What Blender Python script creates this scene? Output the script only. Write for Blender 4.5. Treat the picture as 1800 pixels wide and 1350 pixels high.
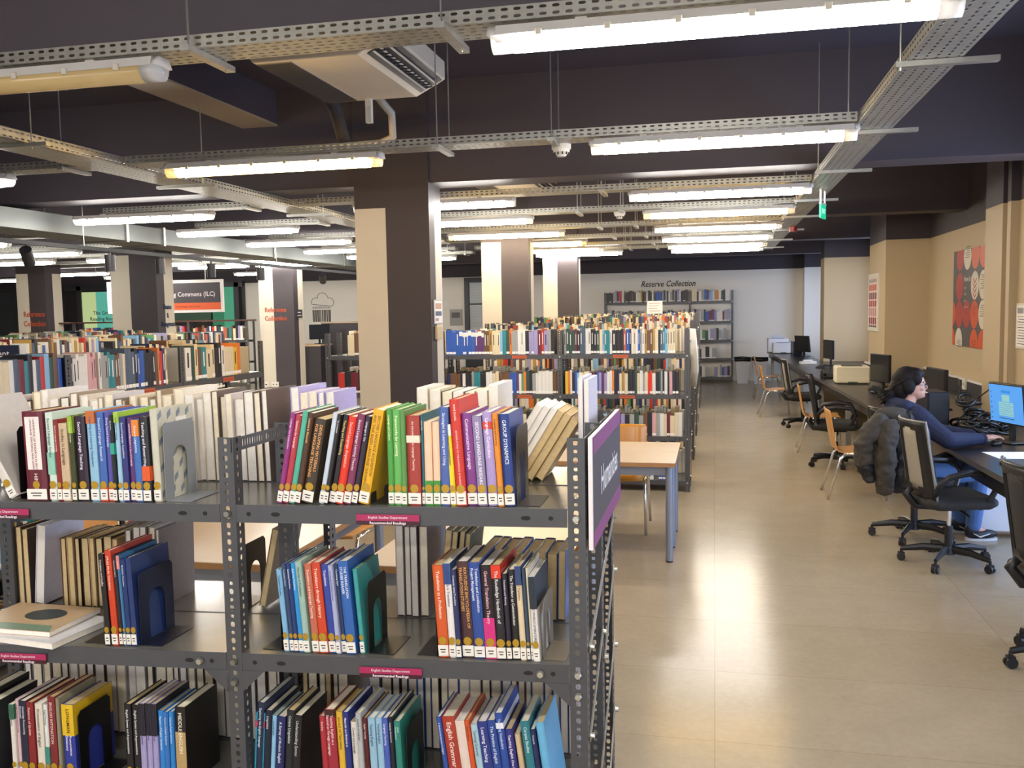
import bpy, math, random
from mathutils import Vector, Matrix, Euler
for _o in list(bpy.data.objects):
    bpy.data.objects.remove(_o, do_unlink=True)
S = bpy.context.scene
COL = S.collection
PI = math.pi
# ------------------------------------------------------------------ camera
CAM_H = 1.80
FPX, YAW, PITCH, ROLL = 1600.0, 0.21998, 0.07993, -0.01768
_f = Vector((-math.sin(YAW)*math.cos(PITCH), math.cos(YAW)*math.cos(PITCH), -math.sin(PITCH)))
_r0 = Vector((math.cos(YAW), math.sin(YAW), 0)); _u0 = _r0.cross(_f)
_r = math.cos(ROLL)*_r0 + math.sin(ROLL)*_u0
_u = -math.sin(ROLL)*_r0 + math.cos(ROLL)*_u0
cam = bpy.data.cameras.new('camera'); cam.sensor_width = 36.0; cam.lens = 36.0*FPX/1800.0
cam.clip_start = 0.05; cam.clip_end = 200
cam_o = bpy.data.objects.new('camera', cam); COL.objects.link(cam_o)
cam_o.matrix_world = Matrix(((_r.x, _u.x, -_f.x, 0), (_r.y, _u.y, -_f.y, 0), (_r.z, _u.z, -_f.z, CAM_H), (0, 0, 0, 1)))
S.camera = cam_o
# ------------------------------------------------------------------ view + world
S.view_settings.view_transform = 'Standard'; S.view_settings.look = 'None'
S.view_settings.gamma = 1.0; S.view_settings.use_curve_mapping = False
S.view_settings.exposure = 0.45
W = bpy.data.worlds.new('world'); S.world = W; W.use_nodes = True
_bg = W.node_tree.nodes['Background']; _bg.inputs[0].default_value = (0.55, 0.68, 1.0, 1); _bg.inputs[1].default_value = 1.0
TUBE_WHITE, TUBE_WARM, TUBE_PEACH = 48.0, 38.0, 42.0      # tube lamp strengths

def area_lamp(name, loc, rot, sx, sy, power, color):
    l = bpy.data.lights.new(name, 'AREA'); l.shape = 'RECTANGLE'; l.size = sx; l.size_y = sy
    l.energy = power; l.color = color
    o = bpy.data.objects.new(name, l); COL.objects.link(o); o.location = loc; o.rotation_euler = rot
    return o
# daylight through the windows in the right wall (hidden behind the columns); the warm lamp behind the viewer is an added fill
DAY = (0.50, 0.66, 1.0)
area_lamp('daylight_far', (3.02, 16.6, 1.75), (0, PI/2, 0), 1.6, 2.4, 40, DAY)
area_lamp('daylight_end', (3.02, 20.6, 1.75), (0, PI/2, 0), 1.6, 2.2, 55, DAY)
area_lamp('daylight_near', (2.86, 5.5, 1.30), (0, PI/2, 0), 2.3, 5.0, 170, DAY)
area_lamp('fill_back', (-1.0, -2.42, 1.7), (PI/2-.22, 0, 0), 7.0, 1.9, 60, (1.0, 0.93, 0.84))

# ------------------------------------------------------------------ materials
MATS = {}
def lin(c):
    return tuple((x/12.92 if x <= 0.04045 else ((x+0.055)/1.055)**2.4) for x in c)
def hexc(h):
    return lin(tuple(int(h[i:i+2], 16)/255 for i in (0, 2, 4)))
def mat(name, col, rough=0.5, metal=0.0, emit=None, estr=0.0, var=0.0, scale=30.0, bump=0.0, spec=None, alpha=None, trans=0.0, coat=0.0):
    if name in MATS: return MATS[name]
    if isinstance(col, str): col = hexc(col)
    m = bpy.data.materials.new(name); m.use_nodes = True
    nt = m.node_tree; b = nt.nodes['Principled BSDF']
    b.inputs['Base Color'].default_value = (*col, 1); b.inputs['Roughness'].default_value = rough
    b.inputs['Metallic'].default_value = metal
    if spec is not None: b.inputs['Specular IOR Level'].default_value = spec
    if trans: b.inputs['Transmission Weight'].default_value = trans
    if coat: b.inputs['Coat Weight'].default_value = coat; b.inputs['Coat Roughness'].default_value = 0.12
    if alpha is not None: b.inputs['Alpha'].default_value = alpha
    if emit is not None:
        if isinstance(emit, str): emit = hexc(emit)
        b.inputs['Emission Color'].default_value = (*emit, 1); b.inputs['Emission Strength'].default_value = estr
    if var or bump:
        tc = nt.nodes.new('ShaderNodeTexCoord'); nz = nt.nodes.new('ShaderNodeTexNoise')
        nz.inputs['Scale'].default_value = scale; nz.inputs['Detail'].default_value = 4
        nt.links.new(tc.outputs['Object'], nz.inputs['Vector'])
        if var:
            mx = nt.nodes.new('ShaderNodeMix'); mx.data_type = 'RGBA'
            mx.inputs[6].default_value = (*[max(0, x*(1-var)) for x in col], 1)
            mx.inputs[7].default_value = (*[min(1, x*(1+var)) for x in col], 1)
            nt.links.new(nz.outputs[0], mx.inputs[0]); nt.links.new(mx.outputs[2], b.inputs['Base Color'])
        if bump:
            bp = nt.nodes.new('ShaderNodeBump'); bp.inputs['Strength'].default_value = bump; bp.inputs['Distance'].default_value = 0.01
            nt.links.new(nz.outputs[0], bp.inputs['Height']); nt.links.new(bp.outputs[0], b.inputs['Normal'])
    MATS[name] = m
    return m
def cmat(h, rough=0.42):          # book cloth / card of one colour
    return mat('cover_'+h, h, rough, var=0.10, scale=60)

# ------------------------------------------------------------------ mesh builder
class MB:
    def __init__(s): s.v = []; s.f = []; s.mi = []; s.mats = []; s.M = None
    def m(s, mt):
        if mt not in s.mats: s.mats.append(mt)
        return s.mats.index(mt)
    def add(s, vs, fs, mt):
        k = len(s.v); i = s.m(mt)
        if s.M is not None: vs = [s.M @ Vector(p) for p in vs]
        s.v += [tuple(p) for p in vs]; s.f += [tuple(k+a for a in f) for f in fs]; s.mi += [i]*len(fs)
        return s
    def box(s, x0, x1, y0, y1, z0, z1, mt):
        if x0 > x1: x0, x1 = x1, x0
        if y0 > y1: y0, y1 = y1, y0
        vs = [(x0,y0,z0),(x1,y0,z0),(x1,y1,z0),(x0,y1,z0),(x0,y0,z1),(x1,y0,z1),(x1,y1,z1),(x0,y1,z1)]
        return s.add(vs, [(0,3,2,1),(4,5,6,7),(0,1,5,4),(1,2,6,5),(2,3,7,6),(3,0,4,7)], mt)
    def rbox(s, x0, x1, y0, y1, z0, z1, r, mt):     # box with chamfered vertical and horizontal edges
        r = min(r, (x1-x0)*.49, (y1-y0)*.49, (z1-z0)*.49)
        def ring(d, z): return [(x0+d+r,y0+d,z),(x1-d-r,y0+d,z),(x1-d,y0+d+r,z),(x1-d,y1-d-r,z),(x1-d-r,y1-d,z),(x0+d+r,y1-d,z),(x0+d,y1-d-r,z),(x0+d,y0+d+r,z)]
        k = r*0.7
        vs = ring(k, z0)+ring(0, z0+k)+ring(0, z1-k)+ring(k, z1)
        fs = [tuple(range(7,-1,-1)), tuple(range(24,32))]
        for a in range(3):
            for i in range(8): fs.append((a*8+i, a*8+(i+1)%8, a*8+8+(i+1)%8, a*8+8+i))
        return s.add(vs, fs, mt)
    def quad(s, a, b, c, d, mt): return s.add([a,b,c,d], [(0,1,2,3)], mt)
    def prism(s, poly, z0, z1, mt, ax='z'):        # polygon extruded along an axis
        n = len(poly)
        def P(p, h): return (p[0],p[1],h) if ax=='z' else ((p[0],h,p[1]) if ax=='y' else (h,p[0],p[1]))
        vs = [P(p, z0) for p in poly]+[P(p, z1) for p in poly]
        fs = [tuple(range(n-1,-1,-1)), tuple(range(n,2*n))]+[(i,(i+1)%n,n+(i+1)%n,n+i) for i in range(n)]
        return s.add(vs, fs, mt)
    def cyl(s, p0, p1, r0, mt, r1=None, n=10, cap=True):
        p0 = Vector(p0); p1 = Vector(p1); r1 = r0 if r1 is None else r1
        d = (p1-p0).normalized(); a = d.orthogonal().normalized(); b = d.cross(a)
        vs = [p0+r0*(math.cos(t)*a+math.sin(t)*b) for t in [2*PI*i/n for i in range(n)]]
        vs += [p1+r1*(math.cos(t)*a+math.sin(t)*b) for t in [2*PI*i/n for i in range(n)]]
        fs = [(i,(i+1)%n,n+(i+1)%n,n+i) for i in range(n)]
        if cap: fs += [tuple(range(n-1,-1,-1)), tuple(range(n,2*n))]
        return s.add(vs, fs, mt)
    def tube(s, pts, r, mt, n=8, flat=None):       # swept tube; r may be a list; flat=(a,b) scales the section
        pts = [Vector(p) for p in pts]; N = len(pts); rs = r if isinstance(r, (list, tuple)) else [r]*N
        vs = []; up = None
        for i, p in enumerate(pts):
            t = (pts[min(i+1,N-1)]-pts[max(i-1,0)]).normalized()
            if up is None: up = t.orthogonal().normalized() if abs(t.z) > .95 else Vector((0,0,1)).cross(t).normalized()
            up = (up-t*up.dot(t)).normalized(); w = t.cross(up)
            fa, fb = flat or (1, 1)
            for k in range(n):
                a = 2*PI*k/n; vs.append(p+rs[i]*(fa*math.cos(a)*up+fb*math.sin(a)*w))
        fs = [(i*n+k, i*n+(k+1)%n, (i+1)*n+(k+1)%n, (i+1)*n+k) for i in range(N-1) for k in range(n)]
        fs += [tuple(range(n-1,-1,-1)), tuple(range((N-1)*n, N*n))]
        return s.add(vs, fs, mt)
    def ell(s, c, r, mt, nu=16, nv=10, R=None):    # ellipsoid
        vs = []; c = Vector(c)
        for j in range(nv+1):
            th = PI*j/nv
            for i in range(nu):
                ph = 2*PI*i/nu
                p = Vector((r[0]*math.sin(th)*math.cos(ph), r[1]*math.sin(th)*math.sin(ph), r[2]*math.cos(th)))
                if R is not None: p = R @ p
                vs.append(c+p)
        fs = [(j*nu+i, (j+1)*nu+i, (j+1)*nu+(i+1)%nu, j*nu+(i+1)%nu) for j in range(nv) for i in range(nu)]
        return s.add(vs, fs, mt)
    def disc(s, c, ru, rv, u, v, mt, n=14, thick=None):
        c = Vector(c); u = Vector(u); v = Vector(v)
        vs = [c+ru*math.cos(2*PI*i/n)*u+rv*math.sin(2*PI*i/n)*v for i in range(n)]
        fs = [tuple(range(n))]
        if thick is not None:
            w = u.cross(v)*thick; vs = [p+w for p in vs]+vs
            fs += [(i, i+n, (i+1)%n+n, (i+1)%n) for i in range(n)]
        return s.add(vs, fs, mt)
    def perf(s, o, u, v, nu, nv, cw, ch, hw, hh, mt, alt=False, stag=False):   # sheet of nu x nv cells, a slot in each
        o = Vector(o); u = Vector(u); v = Vector(v); vs = []; fs = []; k0 = 0
        for j in range(nv):
            for i in range(nu):
                c = o+u*(cw*(i+.5))+v*(ch*(j+.5)); off = 0.0
                a, b = hw, hh
                if alt and i % 2: a, b = hw*.62, hh*.8
                if stag and j % 2: off = cw*.30
                x, y = cw/2, ch/2
                O = [(x,0),(x,y),(0,y),(-x,y),(-x,0),(-x,-y),(0,-y),(x,-y)]
                Hh = [(a,0),(a*.78,b*.82),(0,b),(-a*.78,b*.82),(-a,0),(-a*.78,-b*.82),(0,-b),(a*.78,-b*.82)]
                for p in O: vs.append(c+u*p[0]+v*p[1])
                lim = max(0.0, cw/2-a-.001)
                for p in Hh: vs.append(c+u*(p[0]+min(off, lim))+v*p[1])
                for q in range(8): fs.append((k0+q, k0+(q+1)%8, k0+8+(q+1)%8, k0+8+q))
                k0 += 16
        return s.add(vs, fs, mt)
    def text(s, txt, size, mt, M, align='CENTER', sx=1.0, bold=0.0):   # flat lettering placed by matrix M
        me = text_mesh(txt, align, bold)
        vs = [M @ Vector((v[0]*size*sx, v[1]*size, 0)) for v in me[0]]
        k = len(s.v); i = s.m(mt)
        if s.M is not None: vs = [s.M @ p for p in vs]
        s.v += [tuple(p) for p in vs]; s.f += [tuple(k+a for a in f) for f in me[1]]; s.mi += [i]*len(me[1])
        return s
    def build(s, name, parent=None, loc=None, rot=None, smooth=False, solid=None, bevel=None, sub=0, offset=-1):
        me = mesh_of(s, name, smooth)
        return link(name, me, parent, loc, rot, solid, bevel, sub, offset)
def mesh_of(s, name, smooth=False):
    me = bpy.data.meshes.new(name); me.from_pydata(s.v, [], s.f)
    for mt in s.mats: me.materials.append(mt)
    me.polygons.foreach_set('material_index', s.mi)
    if smooth: me.polygons.foreach_set('use_smooth', [True]*len(s.f))
    me.update(); return me
def link(name, me, parent=None, loc=None, rot=None, solid=None, bevel=None, sub=0, offset=-1):
    o = bpy.data.objects.new(name, me); COL.objects.link(o)
    if parent is not None: o.parent = parent
    if loc is not None: o.location = loc
    if rot is not None: o.rotation_euler = rot
    if solid: md = o.modifiers.new('thickness', 'SOLIDIFY'); md.thickness = solid; md.offset = offset
    if bevel: md = o.modifiers.new('bevel', 'BEVEL'); md.width = bevel; md.segments = 2; md.limit_method = 'ANGLE'
    if sub: md = o.modifiers.new('sub', 'SUBSURF'); md.levels = sub; md.render_levels = sub
    return o
_TXT = {}
def text_mesh(txt, align='CENTER', bold=0.0):
    key = (txt, align, bold)
    if key in _TXT: return _TXT[key]
    cu = bpy.data.curves.new('lettering', 'FONT'); cu.body = txt; cu.align_x = align; cu.align_y = 'CENTER'; cu.size = 1.0
    cu.resolution_u = 2; cu.offset = bold
    ob = bpy.data.objects.new('lettering', cu); COL.objects.link(ob)
    dg = bpy.context.evaluated_depsgraph_get(); dg.update()
    me = bpy.data.meshes.new_from_object(ob.evaluated_get(dg))
    r = ([tuple(v.co) for v in me.vertices], [tuple(p.vertices) for p in me.polygons])
    bpy.data.objects.remove(ob, do_unlink=True); bpy.data.curves.remove(cu); bpy.data.meshes.remove(me)
    _TXT[key] = r
    return r
def frame(o, u, v):               # 4x4 with local x along u, local y along v
    u = Vector(u).normalized(); v = Vector(v).normalized(); w = u.cross(v)
    return Matrix(((u.x,v.x,w.x,o[0]),(u.y,v.y,w.y,o[1]),(u.z,v.z,w.z,o[2]),(0,0,0,1)))
def tag(o, label=None, cat=None, group=None, kind=None):
    if label: o['label'] = label
    if cat: o['category'] = cat
    if group: o['group'] = group
    if kind: o['kind'] = kind
    return o
def thing(name, label, cat, loc=(0,0,0), rz=0.0, group=None):
    o = bpy.data.objects.new(name, None); COL.objects.link(o); o.location = loc; o.rotation_euler = (0,0,rz)
    o.empty_display_size = .1
    return tag(o, label, cat, group)
KIDS = {}
def dup(root, loc=None, rz=None, label=None, group=None):
    kids = {}
    for o in bpy.data.objects:
        if o.parent is not None: kids.setdefault(o.parent, []).append(o)
    def cp(o, par):
        c = o.copy(); COL.objects.link(c)
        if par is not None: c.parent = par
        for ch in kids.get(o, []): cp(ch, c)
        return c
    r = cp(root, None)
    if loc is not None: r.location = loc
    if rz is not None: r.rotation_euler = (0,0,rz)
    return tag(r, label, None, group)
def struct(mb, name, **k):
    o = mb.build(name, **k); o['kind'] = 'structure'; return o
ORD = ['zeroth','first','second','third','fourth','fifth','sixth','seventh','eighth','ninth','tenth','eleventh','twelfth','thirteenth','fourteenth','fifteenth','sixteenth','seventeenth','eighteenth','nineteenth']
def ordinal(n):
    if n < 20: return ORD[n]
    tens = ['','','twenty','thirty','forty','fifty','sixty','seventy'][n//10]
    return {'twenty':'twentieth','thirty':'thirtieth','forty':'fortieth','fifty':'fiftieth','sixty':'sixtieth','seventy':'seventieth'}[tens] if n % 10 == 0 else tens+'-'+ORD[n % 10]
# ------------------------------------------------------------------ palette of the place
M_page = mat('page_edges', 'f2e6cc', 0.85, var=0.14, scale=90)
M_page2 = mat('page_edges_aged', 'd8bf8e', 0.88, var=0.16, scale=80)
M_page3 = mat('page_edges_white', 'f0eadf', 0.85, var=0.10, scale=90)
M_sticker = mat('sticker_paper', 'efeae0', 0.6)
M_ink = mat('ink', '2a2626', 0.7)
M_gold = mat('sticker_gold', 'b8922e', 0.3, 0.2, var=.25, scale=200)
M_steelfar = mat('shelf_paint_dark', '4a4a4c', 0.42, 0.0, var=0.10, scale=25, coat=.1)
M_steel = mat('shelf_paint', '494a4e', 0.42, 0.0, var=0.10, scale=25, coat=.1)
M_shelftop = mat('shelf_top_paint', '66645e', 0.24, 0.0, var=0.14, scale=14, coat=.25)
M_zinc = mat('zinc', 'b4b4ae', 0.36, 0.85, var=0.22, scale=22)
M_bolt = mat('bolt_zinc', 'd0d0c8', 0.3, 0.9)
M_galv = mat('galvanised', 'aaa9a0', 0.40, 0.75, var=0.22, scale=26)
M_black = mat('black_plastic', '17171a', 0.42, var=.1, scale=50)
M_blackmatt = mat('black_matt', '1b1a1c', 0.75)
M_chrome = mat('chrome', 'e2e2e2', 0.22, 0.9)
M_grey = mat('grey_paint', '7f8799', 0.35, 0.3)
M_white = mat('white_plastic', 'dcd8cf', 0.45)
M_dark = mat('charcoal_paint', '3f383c', 0.62, var=.08, scale=6)
M_beige = mat('beige_paint', 'cfc6b4', 0.6, var=.04, scale=5, bump=.03)

def floor_material():
    m = bpy.data.materials.new('polished_floor'); m.use_nodes = True; nt = m.node_tree; b = nt.nodes['Principled BSDF']
    geo = nt.nodes.new('ShaderNodeNewGeometry')
    br = nt.nodes.new('ShaderNodeTexBrick'); br.offset = 0.0
    br.inputs['Scale'].default_value = 1.0; br.inputs['Mortar Size'].default_value = 0.003; br.inputs['Mortar Smooth'].default_value = .4
    br.inputs['Brick Width'].default_value = 1.5; br.inputs['Row Height'].default_value = 0.75
    c1 = hexc('ab9d86'); c2 = hexc('a69881')
    br.inputs['Color1'].default_value = (*c1, 1); br.inputs['Color2'].default_value = (*c2, 1); br.inputs['Mortar'].default_value = (*hexc('98896d'), 1)
    nt.links.new(geo.outputs['Position'], br.inputs['Vector'])
    nz = nt.nodes.new('ShaderNodeTexNoise'); nz.inputs['Scale'].default_value = 3.2; nz.inputs['Detail'].default_value = 7; nz.inputs['Roughness'].default_value = .65
    nt.links.new(geo.outputs['Position'], nz.inputs['Vector'])
    mp = nt.nodes.new('ShaderNodeMapRange'); mp.inputs[1].default_value = .3; mp.inputs[2].default_value = .7; mp.inputs[3].default_value = .93; mp.inputs[4].default_value = 1.05
    nt.links.new(nz.outputs[0], mp.inputs[0])
    mx = nt.nodes.new('ShaderNodeMix'); mx.data_type = 'RGBA'; mx.blend_type = 'MULTIPLY'; mx.inputs[0].default_value = 1
    nt.links.new(br.outputs[0], mx.inputs[6]); nt.links.new(mp.outputs[0], mx.inputs[7])
    n3 = nt.nodes.new('ShaderNodeTexNoise'); n3.inputs['Scale'].default_value = 28; n3.inputs['Detail'].default_value = 8; n3.inputs['Roughness'].default_value = .7
    nt.links.new(geo.outputs['Position'], n3.inputs['Vector'])
    m3 = nt.nodes.new('ShaderNodeMapRange'); m3.inputs[1].default_value = .3; m3.inputs[2].default_value = .7; m3.inputs[3].default_value = .93; m3.inputs[4].default_value = 1.06
    nt.links.new(n3.outputs[0], m3.inputs[0])
    mx2 = nt.nodes.new('ShaderNodeMix'); mx2.data_type = 'RGBA'; mx2.blend_type = 'MULTIPLY'; mx2.inputs[0].default_value = 1
    nt.links.new(mx.outputs[2], mx2.inputs[6]); nt.links.new(m3.outputs[0], mx2.inputs[7])
    nt.links.new(mx2.outputs[2], b.inputs['Base Color'])
    n2 = nt.nodes.new('ShaderNodeTexNoise'); n2.inputs['Scale'].default_value = 11; n2.inputs['Detail'].default_value = 6
    nt.links.new(geo.outputs['Position'], n2.inputs['Vector'])
    m2 = nt.nodes.new('ShaderNodeMapRange'); m2.inputs[1].default_value = .3; m2.inputs[2].default_value = .7; m2.inputs[3].default_value = .17; m2.inputs[4].default_value = .20
    nt.links.new(n2.outputs[0], m2.inputs[0]); nt.links.new(m2.outputs[0], b.inputs['Roughness'])
    b.inputs['Specular IOR Level'].default_value = .11
    return m
def wall_paint(name, low, high):            # two paints meeting at 2.70 m
    m = bpy.data.materials.new(name); m.use_nodes = True; nt = m.node_tree; b = nt.nodes['Principled BSDF']
    b.inputs['Roughness'].default_value = .62
    geo = nt.nodes.new('ShaderNodeNewGeometry'); sp = nt.nodes.new('ShaderNodeSeparateXYZ'); nt.links.new(geo.outputs['Position'], sp.inputs[0])
    gt = nt.nodes.new('ShaderNodeMath'); gt.operation = 'GREATER_THAN'; gt.inputs[1].default_value = 2.70; nt.links.new(sp.outputs[2], gt.inputs[0])
    mx = nt.nodes.new('ShaderNodeMix'); mx.data_type = 'RGBA'; mx.inputs[6].default_value = (*hexc(low), 1); mx.inputs[7].default_value = (*hexc(high), 1)
    nt.links.new(gt.outputs[0], mx.inputs[0]); nt.links.new(mx.outputs[2], b.inputs['Base Color'])
    nz = nt.nodes.new('ShaderNodeTexNoise'); nz.inputs['Scale'].default_value = 60; nt.links.new(geo.outputs['Position'], nz.inputs['Vector'])
    bp = nt.nodes.new('ShaderNodeBump'); bp.inputs['Strength'].default_value = .08; bp.inputs['Distance'].default_value = .004
    nt.links.new(nz.outputs[0], bp.inputs['Height']); nt.links.new(bp.outputs[0], b.inputs['Normal'])
    return m
def glass_material():
    m = bpy.data.materials.new('window_glass'); m.use_nodes = True; nt = m.node_tree; nt.nodes.clear()
    out = nt.nodes.new('ShaderNodeOutputMaterial'); mx = nt.nodes.new('ShaderNodeMixShader'); t = nt.nodes.new('ShaderNodeBsdfTransparent'); g = nt.nodes.new('ShaderNodeBsdfGlossy')
    g.inputs['Roughness'].default_value = .02; mx.inputs[0].default_value = .08
    nt.links.new(t.outputs[0], mx.inputs[1]); nt.links.new(g.outputs[0], mx.inputs[2]); nt.links.new(mx.outputs[0], out.inputs[0])
    return m
M_floor = floor_material(); M_glass = glass_material()
M_wall = wall_paint('wall_paint_right', 'bda987', '413a3e'); M_wallfar = wall_paint('wall_paint_far', 'ece6dc', '413a40')
M_ceil = mat('ceiling_paint', '423b44', 0.7, var=.06, scale=2)
# ------------------------------------------------------------------ room shell
H_C = 3.75
struct(MB().box(-22, 3.4, -2.7, 23.2, -0.12, 0, M_floor), 'floor')
struct(MB().box(-22, 3.4, -2.7, 23.2, H_C, H_C+.15, M_ceil), 'ceiling')
struct(MB().box(-22, 3.4, 22.95, 23.2, 0, H_C, M_wallfar), 'wall_far')
struct(MB().box(-22.2, -22, -2.7, 23.2, 0, H_C, M_wallfar), 'wall_left')
def holed(mb, axis, a0, a1, c0, c1, holes, mt):   # wall slab with window holes: (a, b, z0, z1)
    prev = a0
    def bx(p, q, z0, z1):
        if q-p < 1e-4 or z1-z0 < 1e-4: return
        if axis == 'y': mb.box(c0, c1, p, q, z0, z1, mt)
        else: mb.box(p, q, c0, c1, z0, z1, mt)
    for (p, q, z0, z1) in holes:
        bx(prev, p, 0, H_C); bx(p, q, 0, z0); bx(p, q, z1, H_C); prev = q
    bx(prev, a1, 0, H_C)
    return mb
w = MB(); holed(w, 'y', -2.7, 9.16, 2.64, 3.1, [(3.0, 8.0, .12, 2.5)], M_wall); struct(w, 'wall_right')
w = MB(); holed(w, 'y', 9.7, 13.65, 2.90, 3.3, [], M_wall); struct(w, 'wall_right_recess')
w = MB(); holed(w, 'y', 15.0, 18.2, 2.95, 3.2, [(15.4, 17.8, .95, 2.55)], M_wall); struct(w, 'wall_right_window_bay')
w = MB(); holed(w, 'y', 18.8, 23.0, 2.95, 3.2, [(19.5, 21.7, .95, 2.55)], M_wall); struct(w, 'wall_right_end_bay')
struct(MB().box(2.56, 3.3, 9.16, 9.7, 0, H_C, M_wall), 'column_near')
struct(MB().box(2.33, 3.3, 13.65, 15.0, 0, H_C, M_wall), 'column_middle')
struct(MB().box(2.02, 3.3, 18.2, 18.8, 0, H_C, M_wall), 'column_far')
struct(MB().box(2.05, 3.0, 22.45, 22.96, 0, H_C, M_wallfar), 'column_end')
w = MB(); holed(w, 'x', -22, 3.4, -2.7, -2.5, [(-4.6, 2.4, .85, 2.75)], M_wallfar); struct(w, 'wall_back')
struct(MB().box(2.575, 2.64, 8.98, 9.08, 0, H_C, M_wall), 'trim_pipe_casing')
M_frame = mat('window_frame', '3a3c40', .4, .3)
def window(name, axis, a0, a1, c, z0, z1, n):
    m = MB(); t = .05
    def bx(p, q, za, zb):
        if axis == 'y': m.box(c-.03, c+.03, p, q, za, zb, M_frame)
        else: m.box(p, q, c-.03, c+.03, za, zb, M_frame)
    bx(a0, a1, z0, z0+t); bx(a0, a1, z1-t, z1)
    for i in range(n+1):
        x = a0+(a1-a0-t)*i/n; bx(x, x+t, z0+t, z1-t)
    o = m.build(name); o['kind'] = 'structure'
    g = MB()
    if axis == 'y': g.box(c-.004, c+.004, a0+.02, a1-.02, z0+.02, z1-.02, M_glass)
    else: g.box(a0+.02, a1-.02, c-.004, c+.004, z0+.02, z1-.02, M_glass)
    g.build('pane', o)
window('window_1', 'y', 3.0, 8.0, 2.74, .12, 2.5, 5)
window('window_2', 'y', 15.4, 17.8, 3.0, .95, 2.55, 3)
window('window_3', 'y', 19.5, 21.7, 3.0, .95, 2.55, 3)
window('window_4', 'x', -4.6, 2.4, -2.6, .85, 2.75, 6)  # unseen window, added for the fill lamp behind the viewer
# far wall: glazed door with blinds, dark glazed doors on the left
M_blind = mat('blind_slats', 'cfd3d6', .5)
o = struct(MB().box(-6.34,-6.22,22.86,22.95,0,2.68,M_frame).box(-5.2,-5.08,22.86,22.95,0,2.68,M_frame).box(-6.22,-5.2,22.86,22.95,2.56,2.68,M_frame).box(-6.22,-5.2,22.86,22.95,0,.9,M_frame).box(-6.22,-5.2,22.87,22.95,1.98,2.02,M_frame), 'window_5')
m = MB()
for i in range(54): m.box(-6.2,-5.22,22.885,22.91,.93+i*.03,.953+i*.03,M_blind)
m.build('blind', o)
MB().box(-6.2,-5.22,22.93,22.945,.9,2.56,mat('blind_backing','8f979c',.6)).build('pane', o)
o = struct(MB().box(-20.9,-20.7,22.84,22.95,0,2.72,M_frame).box(-19.9,-19.72,22.84,22.95,0,2.72,M_frame).box(-20.7,-19.9,22.84,22.95,2.58,2.72,M_frame).box(-20.7,-19.9,22.84,22.95,0,.2,M_frame), 'door_1')
MB().box(-20.7,-19.9,22.88,22.9,.2,2.58,mat('dark_glass','2c3138',.08)).build('pane', o)
# dark glazed opening to the green reading room
M_dgl = mat('dark_opening','241f20',.3)
o = struct(MB().box(-18.4,-12.6,22.90,22.95,0,2.72,M_dgl), 'door_2')
m = MB()
for x in (-18.4,-17.8,-15.6,-12.86): m.box(x,x+.14,22.80,22.92,0,2.72,M_frame)
m.box(-18.4,-12.6,22.80,22.92,2.6,2.74,M_frame); m.build('door_frame', o)
MB().box(-17.76,-17.2,22.84,22.88,1.0,2.55,mat('pale_green_panel','c2d69a',.6,emit='c2d69a',estr=.35)).box(-17.2,-16.62,22.84,22.88,1.0,2.55,mat('teal_panel','5cb5a4',.6,emit='5cb5a4',estr=.35)).build('panel', o)  # panels glow to stand for the lit room behind the glass
MB().box(-13.55,-13.2,22.84,22.88,1.0,2.6,mat('deep_green_panel','2f7a5c',.6,emit='2f7a5c',estr=.25)).box(-13.2,-12.9,22.84,22.88,1.0,2.6,mat('mid_green_panel','48a080',.6,emit='48a080',estr=.25)).build('panel', o)  # weaker glow, again in place of light from the room behind
MB().box(-15.4,-13.6,22.84,22.88,1.7,2.3,mat('far_room_green','3b5c4a',.5)).build('panel', o)
m = MB(); m.text('The Green', .15, M_ink, frame((-16.98,22.835,1.95),(1,0,0),(0,0,1)), bold=.01); m.build('lettering', o); m = MB(); m.text('Reading Room', .15, M_ink, frame((-16.98,22.835,1.78),(1,0,0),(0,0,1)), bold=.01)
m.build('lettering', o)
# cross beams and joists
M_beam = mat('beam_paint', '463f46', .6, var=.06, scale=3)
M_beamlight = mat('joist_underside_lit', 'a08f7a', .6)  # paler than the beams: warm lamplight on the undersides put into the colour
for i, (y0, y1) in enumerate(((3.32,3.68),(7.52,7.90),(11.72,12.08),(15.9,16.26),(20.1,20.4))):
    struct(MB().box(-22, 3.3, y0, y1, 2.90, H_C, M_beam), 'beam_%d' % (i+1))
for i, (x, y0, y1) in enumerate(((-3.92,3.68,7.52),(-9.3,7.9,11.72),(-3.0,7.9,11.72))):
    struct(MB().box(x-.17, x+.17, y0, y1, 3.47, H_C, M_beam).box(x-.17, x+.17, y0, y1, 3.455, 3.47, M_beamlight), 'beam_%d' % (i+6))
# pillars: beige with a charcoal band round the corner that faces the aisle
def pillar(n, x0, x1, y0, dep, lab):
    m = MB(); xs = x0+(x1-x0)*.42; ys = y0+dep*.45
    m.box(x0, x1, y0, y0+dep, 2.70, H_C, M_dark)
    m.box(x0, xs, y0, y0+dep, 0, 2.70, M_beige); m.box(xs, x1, ys, y0+dep, 0, 2.70, M_beige)
    m.box(xs, x1, y0, ys, 0, 2.70, M_dark)
    o = m.build('pillar_%d' % n); o['kind'] = 'structure'
pillar(1, -3.04, -2.37, 7.48, .34, ''); pillar(2, -3.00, -2.37, 11.70, .34, ''); pillar(3, -2.94, -2.33, 15.78, .36, '')
pillar(4, -8.58, -7.84, 11.74, .42, ''); pillar(5, -8.56, -7.84, 16.11, .42, ''); pillar(6, -13.5, -12.84, 15.56, .46, ''); pillar(7, -14.0,-13.3,11.74,.4,'')
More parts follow.
